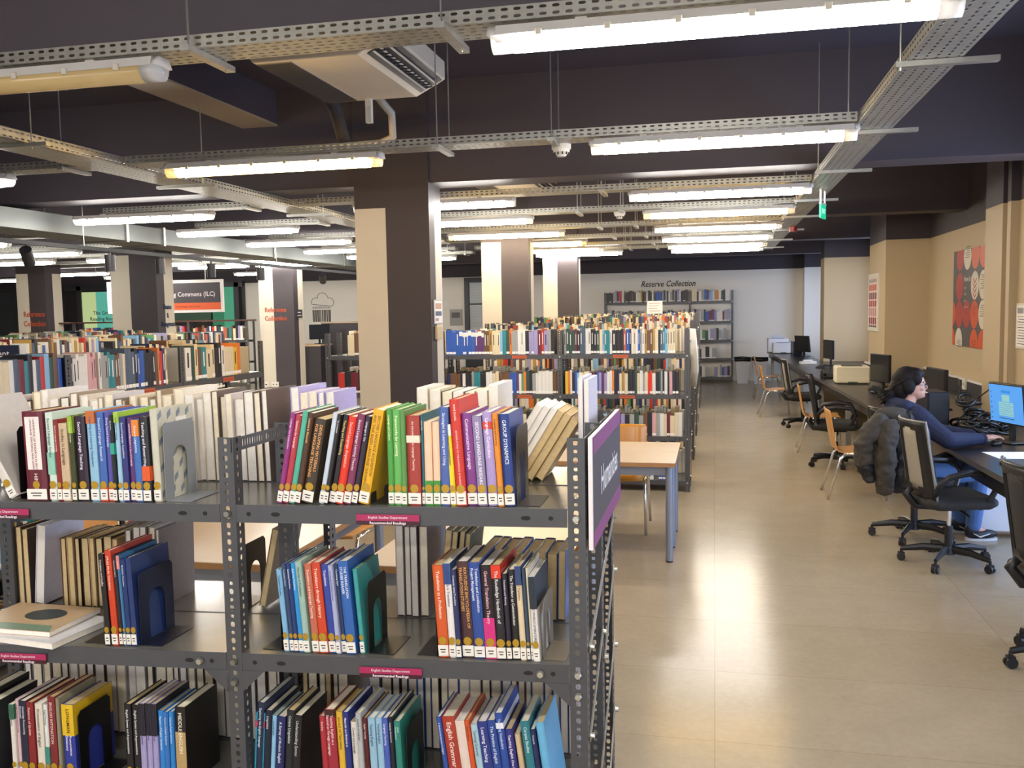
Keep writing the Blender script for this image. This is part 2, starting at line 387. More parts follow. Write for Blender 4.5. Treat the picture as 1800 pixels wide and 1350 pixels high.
# ------------------------------------------------------------------ lettering on walls and pillars
def letters(name, txts, size, mt, o, u, v, label, cat='lettering', lead=1.25, bold=.0, shear=0.0, sx=1.0, align='CENTER', thick=None):
    root = None if len(txts) == 1 else thing(name, label, cat)
    for i, t in enumerate(txts):
        m = MB(); M = frame(o, u, v)
        if shear: M = M @ Matrix(((1,shear,0,0),(0,1,0,0),(0,0,1,0),(0,0,0,1)))
        m.text(t, size, mt, M @ Matrix.Translation((0, -i*size*lead, 0)), bold=bold, sx=sx, align=align)
        if root is None: return tag(m.build(name, solid=thick or .004, offset=1), label, cat)
        m.build('word', root, solid=thick or .004, offset=1)
    return root
X, Z = (1,0,0), (0,0,1)
letters('wall_lettering', ['Reserve Collection'], .205, mat('charcoal_letters','3b3836',.6), (-1.12,22.943,2.40), X, Z, 'charcoal slanted Reserve Collection lettering on the far wall above the tall bookcase', bold=.012, shear=.25, sx=.84)
letters('wall_lettering', ['Returns'], .24, mat('white_letters','f2efe8',.6), (-6.6,22.943,1.98), X, Z, 'white slanted Returns lettering on the far wall beside the blinds', shear=.28, sx=.85)
M_or = mat('orange_letters','b8502c',.6)
letters('pillar_lettering', ['Reference','Collection'], .15, M_or, (-13.12,15.553,1.90), X, Z, 'orange Reference Collection lettering on the far left pillar', sx=.8, bold=.01)
letters('pillar_lettering', ['Reference','Collection'], .13, M_or, (-8.22,16.105,1.90), X, Z, 'orange Reference Collection lettering on the pillar beside the dark counter', sx=.85, bold=.01)
letters('pillar_lettering', ['Finance','&','Management'], .105, mat('navy_letters','1d2f57',.6), (-7.835,11.98,1.95), (0,1,0), Z, 'navy Finance & Management lettering on the side of the pillar in front of the hanging sign', sx=.62, bold=.012, lead=1.2)
# ------------------------------------------------------------------ ceiling services
def tray(x0, x1, y0, y1, z, along, h=.05, pitch=.046):
    """perforated U-channel; returns mesh builder in world coordinates"""
    m = MB(); t = M_galv
    if along == 'x':
        n = int((x1-x0)/pitch); nb = 5; L = (x1-x0)/n; wd = (y1-y0)
        m.perf((x0,y0,z), (1,0,0), (0,0,1), n, 2, L, h/2, .0135, .0056, t)
        m.perf((x0,y1,z), (1,0,0), (0,0,1), n, 2, L, h/2, .0135, .0056, t)
        m.perf((x0,y0,z), (1,0,0), (0,1,0), n, nb, L, wd/nb, .0135, .0056, t, stag=True)
    else:
        n = int((y1-y0)/pitch); nb = 5; L = (y1-y0)/n; wd = (x1-x0)
        m.perf((x0,y0,z), (0,1,0), (0,0,1), n, 2, L, h/2, .0135, .0056, t)
        m.perf((x1,y0,z), (0,1,0), (0,0,1), n, 2, L, h/2, .0135, .0056, t)
        m.perf((x0,y0,z), (0,1,0), (1,0,0), n, nb, L, wd/nb, .0135, .0056, t, stag=True)
    return m
TZ = 2.825
ROWS = [3.27, 5.51, 7.98, 9.60, 11.38, 13.05, 14.60, 15.70]
NAMES = ['nearest','second','third','fourth','fifth','sixth','seventh','eighth']
def strut(x0, x1, y0, y1, z):     # slotted channel bracket under a tray
    m = MB(); m.box(x0,x1,y0,y1,z-.022,z,M_zinc); return m
def rod(p, q): return MB().cyl(p, q, .0045, M_zinc, n=6)
for k, y in enumerate(ROWS):
    t = tag(tray(-3.845, .775, y-.04, y+.15, TZ, 'x').build('cable_tray', solid=.0015), 'perforated galvanised cable tray crossing the ceiling over the %s row of tube lights' % NAMES[k], 'cable tray', 'cable trays across the ceiling')
    for xb in ((-.95,-1.66) if k == 1 else (-.95,-1.95) if k == 0 else (-.95,-1.40) if k > 2 else (-.95,)):
        strut(xb-.02, xb+.02, y-.10, y+.24, TZ-.002).build('bracket', t)
        for yy in (y-.07, y+.20): rod((xb, yy, TZ-.03), (xb, yy, H_C)).build('hanger_rod', t)
    if k:
        t = tag(tray(-5.85, -4.175, y-.04, y+.15, TZ, 'x').build('cable_tray', solid=.0015), 'short perforated cable tray between the left tray and the air duct, %s row' % NAMES[k], 'cable tray', 'short cable trays by the air duct')
        strut(-4.32, -4.28, y-.10, y+.2, TZ-.002).build('bracket', t)
        rod((-4.30, y-.07, TZ-.03), (-4.30, y-.07, H_C)).build('hanger_rod', t)
    if k >= 2:
        t2 = tag(tray(-14.0 if k > 4 else -12.0, -7.1, y+.35, y+.54, TZ, 'x', pitch=.06).build('cable_tray', solid=.0015), 'perforated galvanised cable tray left of the white air duct, %s row' % NAMES[k], 'cable tray', 'cable trays left of the air duct')
        rod((-8.2, y+.4, TZ), (-8.2, y+.4, H_C)).build('hanger_rod', t2)
t = tag(tray(.785, 1.0, .9, 16.9, TZ-.012, 'y', h=.06).build('cable_tray', solid=.0015), 'long perforated cable tray running down the room on the right of the lights', 'cable tray')
for i, y in enumerate((1.9, 4.18, 5.72, 7.3, 9.2, 10.8, 12.6, 14.4, 16.2)):
    strut(.74, 1.14, y-.02, y+.02, TZ-.014).build('bracket', t)
    rod((.76, y, TZ-.05), (.76, y, H_C)).build('hanger_rod', t)
t = tag(tray(-4.16, -3.86, 1.0, 13.2, TZ-.012, 'y', h=.06).build('cable_tray', solid=.0015), 'long perforated cable tray running down the room left of the square pillars', 'cable tray')
for y in (4.6, 6.4, 8.6, 10.6, 12.4):
    strut(-4.22, -3.72, y-.02, y+.02, TZ-.014).build('bracket', t)
    rod((-3.83, y, TZ-.05), (-3.83, y, H_C)).build('hanger_rod', t)
# tube lights
M_house = mat('lamp_housing', 'c9c5c0', .5); M_clip = mat('lamp_clip', 'c9c2b4', .45)
M_lens = mat('lamp_lens', 'd9d8d6', .15, alpha=.75)
EM = {'w': mat('tube_white', 'ffffff', .3, emit='fffaf2', estr=TUBE_WHITE), 'y': mat('tube_warm', 'ffe9b0', .3, emit='ffcf78', estr=TUBE_WARM), 'p': mat('tube_peach', 'fff0d8', .3, emit='ffe6bf', estr=TUBE_PEACH), 'o': mat('lamp_lens_unlit', 'c8ad78', .22, var=.12, scale=8)}
def half(r, hh, n=8): return [(r*math.cos(PI+PI*i/n), hh*math.sin(PI+PI*i/n)) for i in range(n+1)]
LM = {}
def lamp_meshes(c):
    if c in LM: return LM[c]
    L = 1.52; a = MB()
    a.prism([(-.052,0),(.052,0),(.042,.034),(-.042,.034)], .03, L-.03, M_house, 'x')
    b = MB(); b.prism(half(.048,.055), .085, L-.085, EM[c], 'x')
    e = MB(); e.prism(half(.048,.055), .012, .085, M_lens if c != 'o' else M_lens, 'x'); e.prism([(-.052,0),(.052,0),(.03,.034),(-.03,.034)], 0, .03, M_house, 'x')
    g = MB(); g.rbox(-.012,.012,-.058,-.046,-.012,.014,.003,M_clip)
    LM[c] = [mesh_of(a,'housing'), mesh_of(b,'tube_cover', True), mesh_of(e,'end_cap', True), mesh_of(g,'clip')]
    return LM[c]
def light(x0, y, c, label, clips=False, z=2.775, hang=False, group='tube lights under the cable trays'):
    h, d, e, cl = lamp_meshes(c)
    r = thing('tube_light', label, 'ceiling light', (x0, y, z), 0, group)
    link('housing', h, r); link('tube_cover', d, r); link('end_cap', e, r)
    o = link('end_cap', e, r, (1.52, 0, 0), (0, 0, PI))
    for xx in (.3, 1.18): MB().box(xx,xx+.04,-.02,.02,.034,.047,M_clip).build('mount', r)
    if hang:
        for xx in (.32, 1.2): rod((xx,0,.04),(xx,0,H_C-z)).build('hanger_rod', r)
    if clips:
        for i in range(6): link('clip', cl, r, (.18+i*.232, 0, 0))
    return r
RC = ['w','p','w','y','w','w','p','w']
CN = {'w':'cool white','y':'warm yellow','p':'warm white','o':'unlit yellowed'}
for k, y in enumerate(ROWS):
    r = light(-.73, y, RC[k], '%s tube light in the %s row beside the right cable tray' % (CN[RC[k]], NAMES[k]), k < 3)
    if k == 0: r.location.x = -.79; r.scale.x = 1.04
for i, y in enumerate((.95, -1.35)):  # unseen rows added to brighten the front books from above
    light(-.73, y, 'w', 'added cool white tube light behind the viewer, %s row' % ('nearer','farther')[i], hang=True); light(-3.62, y, 'w', 'added cool white tube light behind the viewer on the left, %s row' % ('nearer','farther')[i], hang=True)
MC = ['o','y','w','p','p','y','p','w']
for k, y in enumerate(ROWS):
    x = (-3.62, -3.56, -3.25, -3.40, -3.35, -3.30, -3.25, -3.05)[k]
    light(x, y, MC[k], '%s tube light in the %s row left of the aisle lights' % (CN[MC[k]], NAMES[k]), k < 3)
for k, y in enumerate(ROWS):
    if k == 0: continue
    x = (0,-6.30,-6.20,-6.10,-6.2,-6.15,-6.1,-6.0)[k]
    light(x+ (0 if k > 1 else .02), y, 'w', 'cool white tube light in the %s row beside the white air duct' % NAMES[k], k < 3)
for k, y in enumerate(ROWS):
    if k < 3: continue
    light(-10.25 if k % 2 else -10.6, y+.40, 'w', 'cool white tube light left of the air duct in the %s row' % NAMES[k])
    light(-8.6 if k > 5 else -12.4, y+.40, 'w', 'far cool white tube light left of the air duct, %s row' % NAMES[k])
for (x, y) in ((-17.5,17.3),(-14.2,17.3),(-17.5,19.2),(-14.2,19.2),(-10.8,19.2)):
    light(x, y, 'w', 'cool white tube light near the far left wall, %s %s' % ('front row' if y < 18 else 'back row', {-17.5:'leftmost',-14.2:'second from left',-10.8:'third from left'}[x]), hang=True)
# white rectangular air duct with black spotlight track under it
M_duct = mat('duct_white', '6f7371', .5, .3, var=.05, scale=5)
d = tag(MB().box(-6.95,-6.42,1.5,19.0,2.66,2.85,M_duct).build('air_duct', bevel=.004), 'large white rectangular air duct running down the room at upper left', 'duct')
for y in (6.2, 9.1, 9.8, 12.6, 15.2): MB().box(-6.97,-6.40,y-.02,y+.02,2.647,2.863,M_zinc).build('flange', d)
tr = tag(MB().box(-6.30,-6.26,3.0,17.0,2.50,2.54,M_blackmatt).build('spotlight_track'), 'black spotlight track running beneath the edge of the white air duct', 'light track')
for y in (4.0,8.2,12.4,16.4): rod((-6.28,y,2.54),(-6.28,y,H_C)).build('hanger_rod', tr)
M_spot = mat('spot_black','232125',.5)
for i,(y, tilt) in enumerate(((7.4,.7),(8.6,0),(9.5,0),(10.6,.1),(11.9,.1),(14.0,.8))):
    r = thing('spotlight', 'black cylindrical spotlight hanging from the track, %s from the near end' % ORD[i+1], 'spotlight', (-6.28,y,2.50), 0, 'black spotlights on the track')
    MB().cyl((0,0,0),(0,0,-.05),.012,M_spot).build('stem', r)
    MB().cyl((0,0,.07),(0,0,-.10),.055,M_spot,n=16).build('lamp_body', r, (0,0,-.10), (tilt,tilt*.6,0))
# air conditioners
M_ac = mat('ac_white','cfc4b2',.45); M_acd = mat('ac_slots','2a2b31',.5); M_grill = mat('ac_grille','b5a998',.6)
def ac(loc, label):
    r = thing('air_conditioner', label, 'air conditioner', loc)
    w, l, h = .86, 1.06, .22            # x depth, y width
    b = MB(); b.prism([(0,.02),(.02,0),(.66,0),(w,.10),(w,h),(0,h)], 0, l, M_ac, 'y'); b.build('body', r, bevel=.008)
    g = MB(); g.box(.03,.25,.03,l-.03,-.004,.004,M_grill)
    for i in range(26): g.box(.03+i*.0085,.0325+i*.0085,.035,l-.035,-.007,-.003,M_acd)
    g.build('grille', r)
    s = MB(); s.quad((.70,.05,.020),(.70,l-.05,.020),(.85,l-.05,.092),(.85,.05,.092),M_acd)
    s.v = [(a[0]+.003,a[1],a[2]-.006) for a in s.v]
    s.build('air_outlet', r, solid=.003)
    v = MB()
    for q in (.25,.5,.75):
        xx = .70+.15*q; zz = .020+.072*q; v.box(xx-.006+.004,xx+.006+.004,.05,l-.05,zz-.016,zz-.010,M_white)
    for i in range(14): v.box(.75,.80,.08+i*.068,.083+i*.068,.032,.040,M_acd)
    v.build('louvre', r)
    p = MB(); p.box(.31,.35,l-.06,l-.02,-.16,.0,M_white); p.build('catch', r)
    for (xx,yy) in ((.1,.1),(.75,.1),(.1,l-.1),(.75,l-.1)): rod((xx,yy,h),(xx,yy,H_C-loc[2])).build('hanger_rod', r)
ac((-2.62,4.93,3.25), 'cream ceiling air conditioner with grille behind the nearest cable tray')
ac((-2.75,10.12,3.25), 'cream ceiling air conditioner beyond the cross beam and the square pillar')
# pipes at the left and behind the air conditioner
M_pipe = mat('grey_pipe','8b8ba0',.4,.3)
tag(MB().tube([(-4.32,2.0,2.98),(-4.32,7.0,2.98)],.028,M_pipe,n=10).build('pipe', smooth=True), 'grey conduit pipe above the left cable tray', 'pipe')
tag(MB().tube([(-3.6,6.35,3.0),(-2.35,6.3,3.02),(-2.25,6.3,3.06),(-2.22,6.2,3.2),(-2.30,6.0,3.34)],.028,mat('pale_pipe','a8a49c',.5),n=8).build('drain_pipe', smooth=True), 'pale drain pipe with a white elbow behind the near air conditioner', 'pipe')
tag(MB().tube([(-2.66,5.95,3.42),(-2.62,6.15,3.25),(-2.66,6.4,3.05),(-2.55,6.6,2.92)],.05,mat('insulation','2b2629',.7,bump=.6,scale=60),n=8).build('insulated_hose', smooth=True), 'black insulated hoses dropping behind the near air conditioner', 'hose')
# detectors, exit sign, red bell
def smoke(loc, label):
    r = thing('smoke_detector', label, 'smoke detector', loc, 0, 'smoke detectors')
    MB().cyl((0,0,0),(0,0,-.03),.06,M_white,n=20).build('base', r)
    b = MB(); b.cyl((0,0,-.03),(0,0,-.05),.052,M_white,r1=.05,n=20); b.cyl((0,0,-.05),(0,0,-.075),.045,M_white,r1=.026,n=20)
    for i in range(10):
        a = 2*PI*i/10; b.box(.045*math.cos(a)-.004,.045*math.cos(a)+.004,.045*math.sin(a)-.004,.045*math.sin(a)+.004,-.066,-.05,M_acd)
    b.build('sensor', r)
smoke((-.93,5.68,TZ), 'white smoke detector under the second cable tray')
smoke((-.98,9.72,TZ), 'white smoke detector under the fourth cable tray beside a warm yellow light')
M_exit = mat('exit_green','1ca87a',.4,emit='19c98f',estr=.55)
r = thing('exit_sign','green exit sign hanging from the right cable tray','exit sign',(.93,8.55,TZ-.012),1.25)
MB().box(-.10,.10,-.008,.008,-.245,-.12,M_exit).build('panel', r)
m = MB(); m.text('EXIT', .06, mat('exit_white','f4fff8',.5,emit='ffffff',estr=.5), frame((0,-.0095,-.185),X,Z)); m.build('lettering', r)
MB().box(-.09,-.075,-.008,.008,-.12,0,M_white).box(.075,.09,-.008,.008,-.12,0,M_white).box(-.10,.10,-.01,.01,-.125,-.112,M_white).build('bracket', r)
r = tag(MB().cyl((.98,12.3,TZ-.014),(.98,12.3,TZ-.075),.05,mat('alarm_red','8c2018',.4),n=16).build('fire_alarm'), 'small red fire alarm under the right cable tray','alarm')
FRONT = [
 ('R1a',1,0.2005,[
  (-0.773, 0.0135, 0.231, '8e2f78', 'magenta', 'Language Test Construction', 'f0d0e8', ''),
  (-0.7588, 0.0156, 0.225, 'b23a48', 'dusty red', 'Statistics for Language', 'f2d9d0', ''),
  (-0.7403, 0.0149, 0.236, '4fae93', 'teal green', '', '', ''),
  (-0.7246, 0.0155, 0.232, '4a2f22', 'dark brown', 'Lessons in Materials', 'e8c07a', ''),
  (-0.7076, 0.0296, 0.215, '3d3326', 'brown', 'DEVELOPING MATERIALS|FOR LANGUAGE TEACHING', 'e8a860', ''),
  (-0.6633, 0.0133, 0.231, 'c4d0dc', 'pale blue', '', '', ''),
  (-0.6492, 0.011, 0.228, '1f1d20', 'black', 'The Landscape', 'e0e0e0', ''),
  (-0.6375, 0.0168, 0.226, '211e22', 'black', 'Teaching and Researching', 'e6d070', ''),
  (-0.6199, 0.0197, 0.222, 'd8331d', 'bright red', 'Second Language Acquisition', 'f4c8b8', ''),
  (-0.5988, 0.019, 0.228, '7b3558', 'mauve', 'Second Language Learning Theories', 'f2d8e0', ''),
  (-0.5789, 0.0152, 0.223, '2b2232', 'dark plum', 'Language in Use', 'd8d8e8', ''),
  (-0.5609, 0.0262, 0.238, 'e7ae1c', 'yellow', 'SECOND LANGUAGE ACQUISITION|AND TASK BASED LANGUAGE TEACHING', '6a4a10', ''),
 ]),
 ('R1b',1,-0.0042,[
  (-0.4834, 0.0144, 0.237, '4b9a45', 'leaf green', 'Language and Culture', 'f4f0c0', ''),
  (-0.4681, 0.0194, 0.235, '63ad58', 'light green', 'Frameworks for Learning', 'f8f4d0', ''),
  (-0.4474, 0.0129, 0.233, '5b8f4e', 'olive green', '', '', ''),
  (-0.433, 0.0329, 0.221, 'a13a30', 'brick red', 'An Introduction to Language Teaching', 'f4d8c8', '.70,.78,f0dcc8'),
  (-0.3986, 0.0071, 0.223, '2c6470', 'dark teal', 'Language Testing', 'c8dce0', ''),
  (-0.3907, 0.0192, 0.205, 'efc7a8', 'peach and green', '', '', '0,.30,3f8f3a'),
  (-0.3701, 0.0171, 0.205, 'efc7a8', 'peach and green', '', '', '0,.30,3f8f3a'),
  (-0.3516, 0.0227, 0.241, '4a63a5', 'denim blue', 'Strategies in Learning and Using', 'd8e0f4', ''),
 ]),
 ('R1c',1,-0.0603,[
  (-0.3275, 0.0141, 0.199, 'ead329', 'yellow and black', 'Language and Communication', '403810', '.86,1,e8e4d8'),
  (-0.3105, 0.024, 0.26, 'c8352a', 'tall red', 'IRENE DANIEL@INTRODUCTION TO THE LANGUAGE OF BUSINESS', 'f4d0c8', '.10,.14,f2c8b8'),
  (-0.2851, 0.0239, 0.226, '7d3a86', 'purple', 'Communicative Language', 'ecd8f0', ''),
  (-0.2598, 0.0224, 0.219, '8d83a8', 'grey lilac', 'SECOND LANGUAGE RESEARCH', 'f0ecf8', ''),
  (-0.2345, 0.0224, 0.228, 'a793c8', 'lilac', 'Language Curriculum', 'f0ecf8', '.82,.90,c83a30'),
  (-0.2094, 0.0139, 0.226, 'e08a2c', 'orange', 'Language and Learning', '7a3c10', ''),
  (-0.194, 0.025, 0.224, '223c82', 'royal blue', 'GROUP DYNAMICS', 'e0e8f8', ''),
 ]),
 ('L1a',1,-0.0237,[
  (-1.4483, 0.0599, 0.233, '642030', 'maroon', 'HANDBOOK OF RESEARCH IN SECOND|LANGUAGE TEACHING AND LEARNING~HINKEL', '6a2a38', '.35,.94,efe2dc,i'),
  (-1.3852, 0.0209, 0.23, 'cfe0d4', 'pale mint', 'Second Language Syntax', '2f5f58', '.30,.55,8fc4b0'),
  (-1.3627, 0.0128, 0.211, '8a2226', 'dark red', 'Second Language Learning', 'f0c8b8', ''),
  (-1.3482, 0.024, 0.202, 'c8b090', 'tan', 'Studies in Language', '5a4630', ''),
  (-1.321, 0.0128, 0.221, '3c4424', 'olive and black', 'Task Based Language', 'd0dca0', '.8,1,94b43a'),
  (-1.3066, 0.0303, 0.22, '2a1a2c', 'dark purple', 'Second Language Teaching', 'e8e0f0', ''),
  (-1.2715, 0.0238, 0.234, '8fbdd8', 'light blue', 'Teaching and Learning Vocabulary', '34588a', '.86,1,c06a34'),
  (-1.2461, 0.0206, 0.23, '3f66ae', 'blue', 'Second Language Research', 'd4e0f8', '0,.16,d8502c'),
  (-1.224, 0.0158, 0.23, '564fa2', 'violet blue', 'Doing Second Language', 'e0dcf8', '0,.16,d8502c'),
  (-1.2066, 0.011, 0.223, '1d2426', 'black and teal', 'Motivation', 'd0e0d8', '.55,.68,2fa088'),
  (-1.194, 0.0126, 0.231, '9cc4dc', 'sky blue', 'Strategies for Learning', '2f5080', '.88,1,a0c43c'),
  (-1.1798, 0.0157, 0.218, '2f3478', 'navy', 'Second Language Acquisition', 'd4d8f0', ''),
  (-1.1625, 0.0157, 0.215, '5c2f6c', 'plum', 'Individual Differences in Second Language', 'f0d8f0', ''),
  (-1.1453, 0.0188, 0.211, '3d6fb8', 'blue and orange', 'Corpus Linguistics', 'e4ecf8', '.80,1,dc8430'),
  (-1.1234, 0.0218, 0.22, '23242c', 'black and orange', 'Teaching and Researching', 'e0e0e8', '.25,.42,dd5a28'),
  (-1.0984, 0.0202, 0.237, 'c9c6b4', 'grey checked', '', '', ''),
 ]),
 ('R2a',2,-0.0774,[
  (-0.7659, 0.0136, 0.211, '7fb4dc', 'light blue', 'Translation Studies', '2f4a70', ''),
  (-0.7492, 0.0106, 0.227, '33466c', 'slate blue', 'Translating Cultures', 'd0d8e8', ''),
  (-0.7378, 0.0113, 0.228, '243c74', 'navy', 'Rethinking Translation', 'e8ecf8', ''),
  (-0.7257, 0.0128, 0.229, '2f8fcf', 'bright blue', 'Exploring Translation', 'd8f0ff', ''),
  (-0.7121, 0.0158, 0.234, '9cbcb0', 'pale teal', 'Theories of Translation', '305058', ''),
  (-0.6903, 0.018, 0.228, 'c06a54', 'salmon', 'Translation and Language Teaching', 'f4dcd0', ''),
  (-0.6707, 0.0224, 0.232, 'cc4426', 'orange red', 'Translators through History', 'f8e0d4', ''),
  (-0.6468, 0.0179, 0.227, '33459a', 'blue and white', 'Translation', 'e8e8fc', ''),
  (-0.6273, 0.0119, 0.226, 'a9b0d4', 'pale lilac', 'Introducing Translation Studies', '3a4478', ''),
  (-0.6146, 0.0126, 0.229, '26385f', 'dark navy', 'Translating Style', 'd8e0f0', ''),
  (-0.6005, 0.0252, 0.237, '2f62ae', 'royal blue', 'THE TRANSLATION|STUDIES READER', 'e8f0fc', ''),
  (-0.5678, 0.0118, 0.216, '3f9c9c', 'turquoise', '', '', ''),
 ]),
 ('R2b',2,-0.0549,[
  (-0.3665, 0.0259, 0.231, 'd25a28', 'orange', 'Translation as a Profession', 'f8e4d8', ''),
  (-0.3391, 0.0172, 0.236, 'e6e2e0', 'white and blue', 'New Trends in Translation', '38406a', '.78,1,2b4a86'),
  (-0.3204, 0.0129, 0.222, '2c3560', 'navy', 'Computer Aided Translation', 'e0e4f0', ''),
  (-0.3061, 0.0286, 0.241, '4a2d30', 'brown and maroon', 'ROUTLEDGE ENCYCLOPEDIA OF|TRANSLATION STUDIES', 'e0a860', ''),
  (-0.276, 0.027, 0.24, '2e4c96', 'blue', 'Translation and Localization|Project Management', 'e4ecfc', ''),
  (-0.2475, 0.0269, 0.234, '241c20', 'black and pink', 'General Translation Theory', 'f0b8c8', '0,.44,d02f7c'),
  (-0.2191, 0.0226, 0.236, '26242a', 'black and red', 'The Routledge Handbook of', 'e0e0e4', '.86,1,d8381c'),
  (-0.195, 0.0127, 0.214, '272334', 'black', 'Translation and Meaning', 'd8d0e8', ''),
  (-0.1809, 0.0183, 0.224, '221f22', 'glossy black', 'The Translator as Communicator', 'e4e4e4', ''),
  (-0.1612, 0.014, 0.234, 'dcc8a8', 'cream and navy', 'Rhetoric and Translation', '5a4a30', '.80,1,2b4478'),
  (-0.1457, 0.0084, 0.229, '3a4a5c', 'slate', '', '', ''),
  (-0.1365, 0.0062, 0.228, 'd9ceb4', 'cream', '', '', ''),
  (-0.1289, 0.0154, 0.21, 'e4e0dc', 'white and black', 'TRANSLATION AND WORLD LITERATURE', '303030', '.62,1,24303c'),
 ]),
 ('L2a',2,-0.0456,[
  (-1.2515, 0.0144, 0.242, '1f1c20', 'black', 'Translation and Conflict', 'e8e4e4', ''),
  (-1.2338, 0.0176, 0.251, 'cc4322', 'orange red', '(Multi) Media Translation', 'f8dcd0', ''),
  (-1.2146, 0.0096, 0.239, '2b2830', 'charcoal', 'Constructing Cultures', 'd8d8e0', ''),
  (-1.2034, 0.008, 0.238, '3f78a8', 'blue and pink', 'Translation', 'e0ecf8', '.85,1,d88078'),
  (-1.1938, 0.0127, 0.228, '24386e', 'navy', 'Method in Translation', 'd8e0f4', ''),
  (-1.1802, 0.0151, 0.233, '24386e', 'thick navy', '', '', ''),
 ]),
 ('L3a',3,-0.0045,[
  (-1.5432, 0.0134, 0.208, 'e4dcd4', 'white and green', 'English Phonetics', '50565a', '.80,1,2f6a50'),
  (-1.5281, 0.0117, 0.22, 'd8b8c0', 'pink', 'English Phonetics and Phonology', '7a2040', ''),
  (-1.5147, 0.0218, 0.219, '23263c', 'dark navy', 'Cambridge Pronouncing|Dictionary', 'e4e4e8', ''),
  (-1.4912, 0.02, 0.217, '86242a', 'crimson', 'Patterns of Spoken', 'f0c8c0', ''),
  (-1.4679, 0.0216, 0.213, 'ded6c8', 'off white', 'Pronunciation of English', '54504a', ''),
  (-1.4445, 0.0116, 0.211, 'dfe4e0', 'white and teal', 'English Phonology', '305048', '0,.45,3f8a80'),
  (-1.4312, 0.0216, 0.233, '7e2a2c', 'dark red', 'ENGLISH INTONATION', 'f0d4c8', ''),
  (-1.408, 0.0099, 0.23, '8d8a74', 'grey olive', '', '', ''),
  (-1.3931, 0.0346, 0.213, '2e3a94', 'blue and yellow', 'LONGMAN@Pronunciation|Dictionary', 'f0f0fc', '.60,1,e0b824'),
 ]),
 ('L3b',3,0.0,[
  (-1.2167, 0.0194, 0.221, '1e1d20', 'black', 'English Syntax and Argumentation', 'e8e8e8', ''),
  (-1.1925, 0.0209, 0.221, '1f1e22', 'black', 'English Syntax and Argumentation', 'e8e8e8', ''),
  (-1.1699, 0.0161, 0.228, 'a49cc8', 'lilac and black', 'English Words and Sentences', '34305a', '.62,1,201e24'),
  (-1.1522, 0.0144, 0.229, 'a49cc8', 'lilac and black', 'English Words and Sentences', '34305a', '.62,1,201e24'),
  (-1.1362, 0.0144, 0.228, 'a49cc8', 'lilac and black', 'English Words and Sentences', '34305a', '.62,1,201e24'),
  (-1.1202, 0.016, 0.209, '2f80cc', 'bright blue', 'Aspects of English Sentences', 'd8ecfc', ''),
  (-1.1026, 0.0128, 0.208, '3474bc', 'blue', 'Aspects of English Sentences', 'd8ecfc', ''),
  (-1.0883, 0.0127, 0.209, '2f80cc', 'azure', 'Analysing English Sentences', 'd8ecfc', ''),
  (-1.0724, 0.0286, 0.221, '1f1a18', 'tan and black', 'MIDDLE ENGLISH', 'f4ecd8', '0,.70,b89a68,s'),
 ]),
 ('R3a',3,0.0798,[
  (-0.8864, 0.0248, 0.217, '3aa4c4', 'cyan', 'English Sentence', 'e0f4fc', '.82,.9,c03a5c'),
  (-0.8601, 0.017, 0.246, '20304c', 'dark blue', 'Exploring the English Language', 'd8e0e8', ''),
  (-0.8417, 0.017, 0.224, '1c2236', 'blue black', 'Linguistics', 'd8d8e0', ''),
  (-0.8239, 0.0115, 0.21, '8cc0e0', 'pale blue', 'Analysing English', '305080', ''),
  (-0.811, 0.023, 0.208, '232a5e', 'navy', 'A Survey of Modern English', 'e0e4f4', ''),
  (-0.785, 0.0199, 0.226, '26262c', 'charcoal', 'Corpus Linguistics', 'd0d8d4', ''),
  (-0.7636, 0.0214, 0.216, '1e1d20', 'black', 'Understanding Syntax', 'c8c8cc', ''),
 ]),
 ('R3b',3,-0.0406,[
  (-0.6733, 0.0151, 0.215, 'aa303a', 'crimson', 'Reading', 'f0ccc8', ''),
  (-0.6566, 0.0256, 0.234, 'a02c3c', 'thick crimson', 'Teaching English as a|Second or Foreign Language', 'f8dcd8', '.92,1,40221f'),
  (-0.6294, 0.0166, 0.228, 'dfb53a', 'mustard yellow', 'AN A-Z OF TEACHING', '5a4010', ''),
  (-0.6113, 0.015, 0.228, '263480', 'navy blue', 'Materials and Methods in', 'f0f0fc', ''),
  (-0.5933, 0.015, 0.202, 'dcd6ce', 'white', 'Content and Language', '484440', ''),
  (-0.5768, 0.0135, 0.227, 'b4b6b8', 'silver grey', 'Analysis of Language', '404448', ''),
  (-0.5618, 0.0119, 0.213, '5a1f22', 'dark maroon', 'English Teaching', 'f0c8c0', ''),
  (-0.5468, 0.0179, 0.215, '98c0d8', 'pale blue', 'Teaching English', '30507c', ''),
  (-0.5274, 0.0163, 0.216, '98c0d8', 'pale aqua', 'Teaching English', '30507c', ''),
  (-0.5096, 0.0148, 0.217, '4a60b4', 'periwinkle', 'Language Teaching', 'e0e4fc', ''),
  (-0.4932, 0.0118, 0.221, '1f2030', 'dark blue', 'Language Assessment', 'd8d8e4', ''),
  (-0.4784, 0.0162, 0.211, '2f8478', 'green teal', 'Cases|Pronunciation', 'd8f0e8', ''),
 ]),
 ('R3c',3,-0.1273,[
  (-0.3506, 0.0116, 0.226, '3354a4', 'blue', 'A Students Introduction to English', 'e0e8fc', ''),
  (-0.3374, 0.0334, 0.227, 'a83c2c', 'rust red', 'English Grammar', 'f8e0d8', ''),
  (-0.3023, 0.0231, 0.221, 'e2cfc4', 'pale pink white', '', '806058', ''),
  (-0.2784, 0.0109, 0.222, 'd85628', 'orange', 'English Grammar', '601c08', ''),
  (-0.266, 0.0173, 0.211, 'a9cbd8', 'pale blue and cream', 'Teaching Grammar', '38586c', ''),
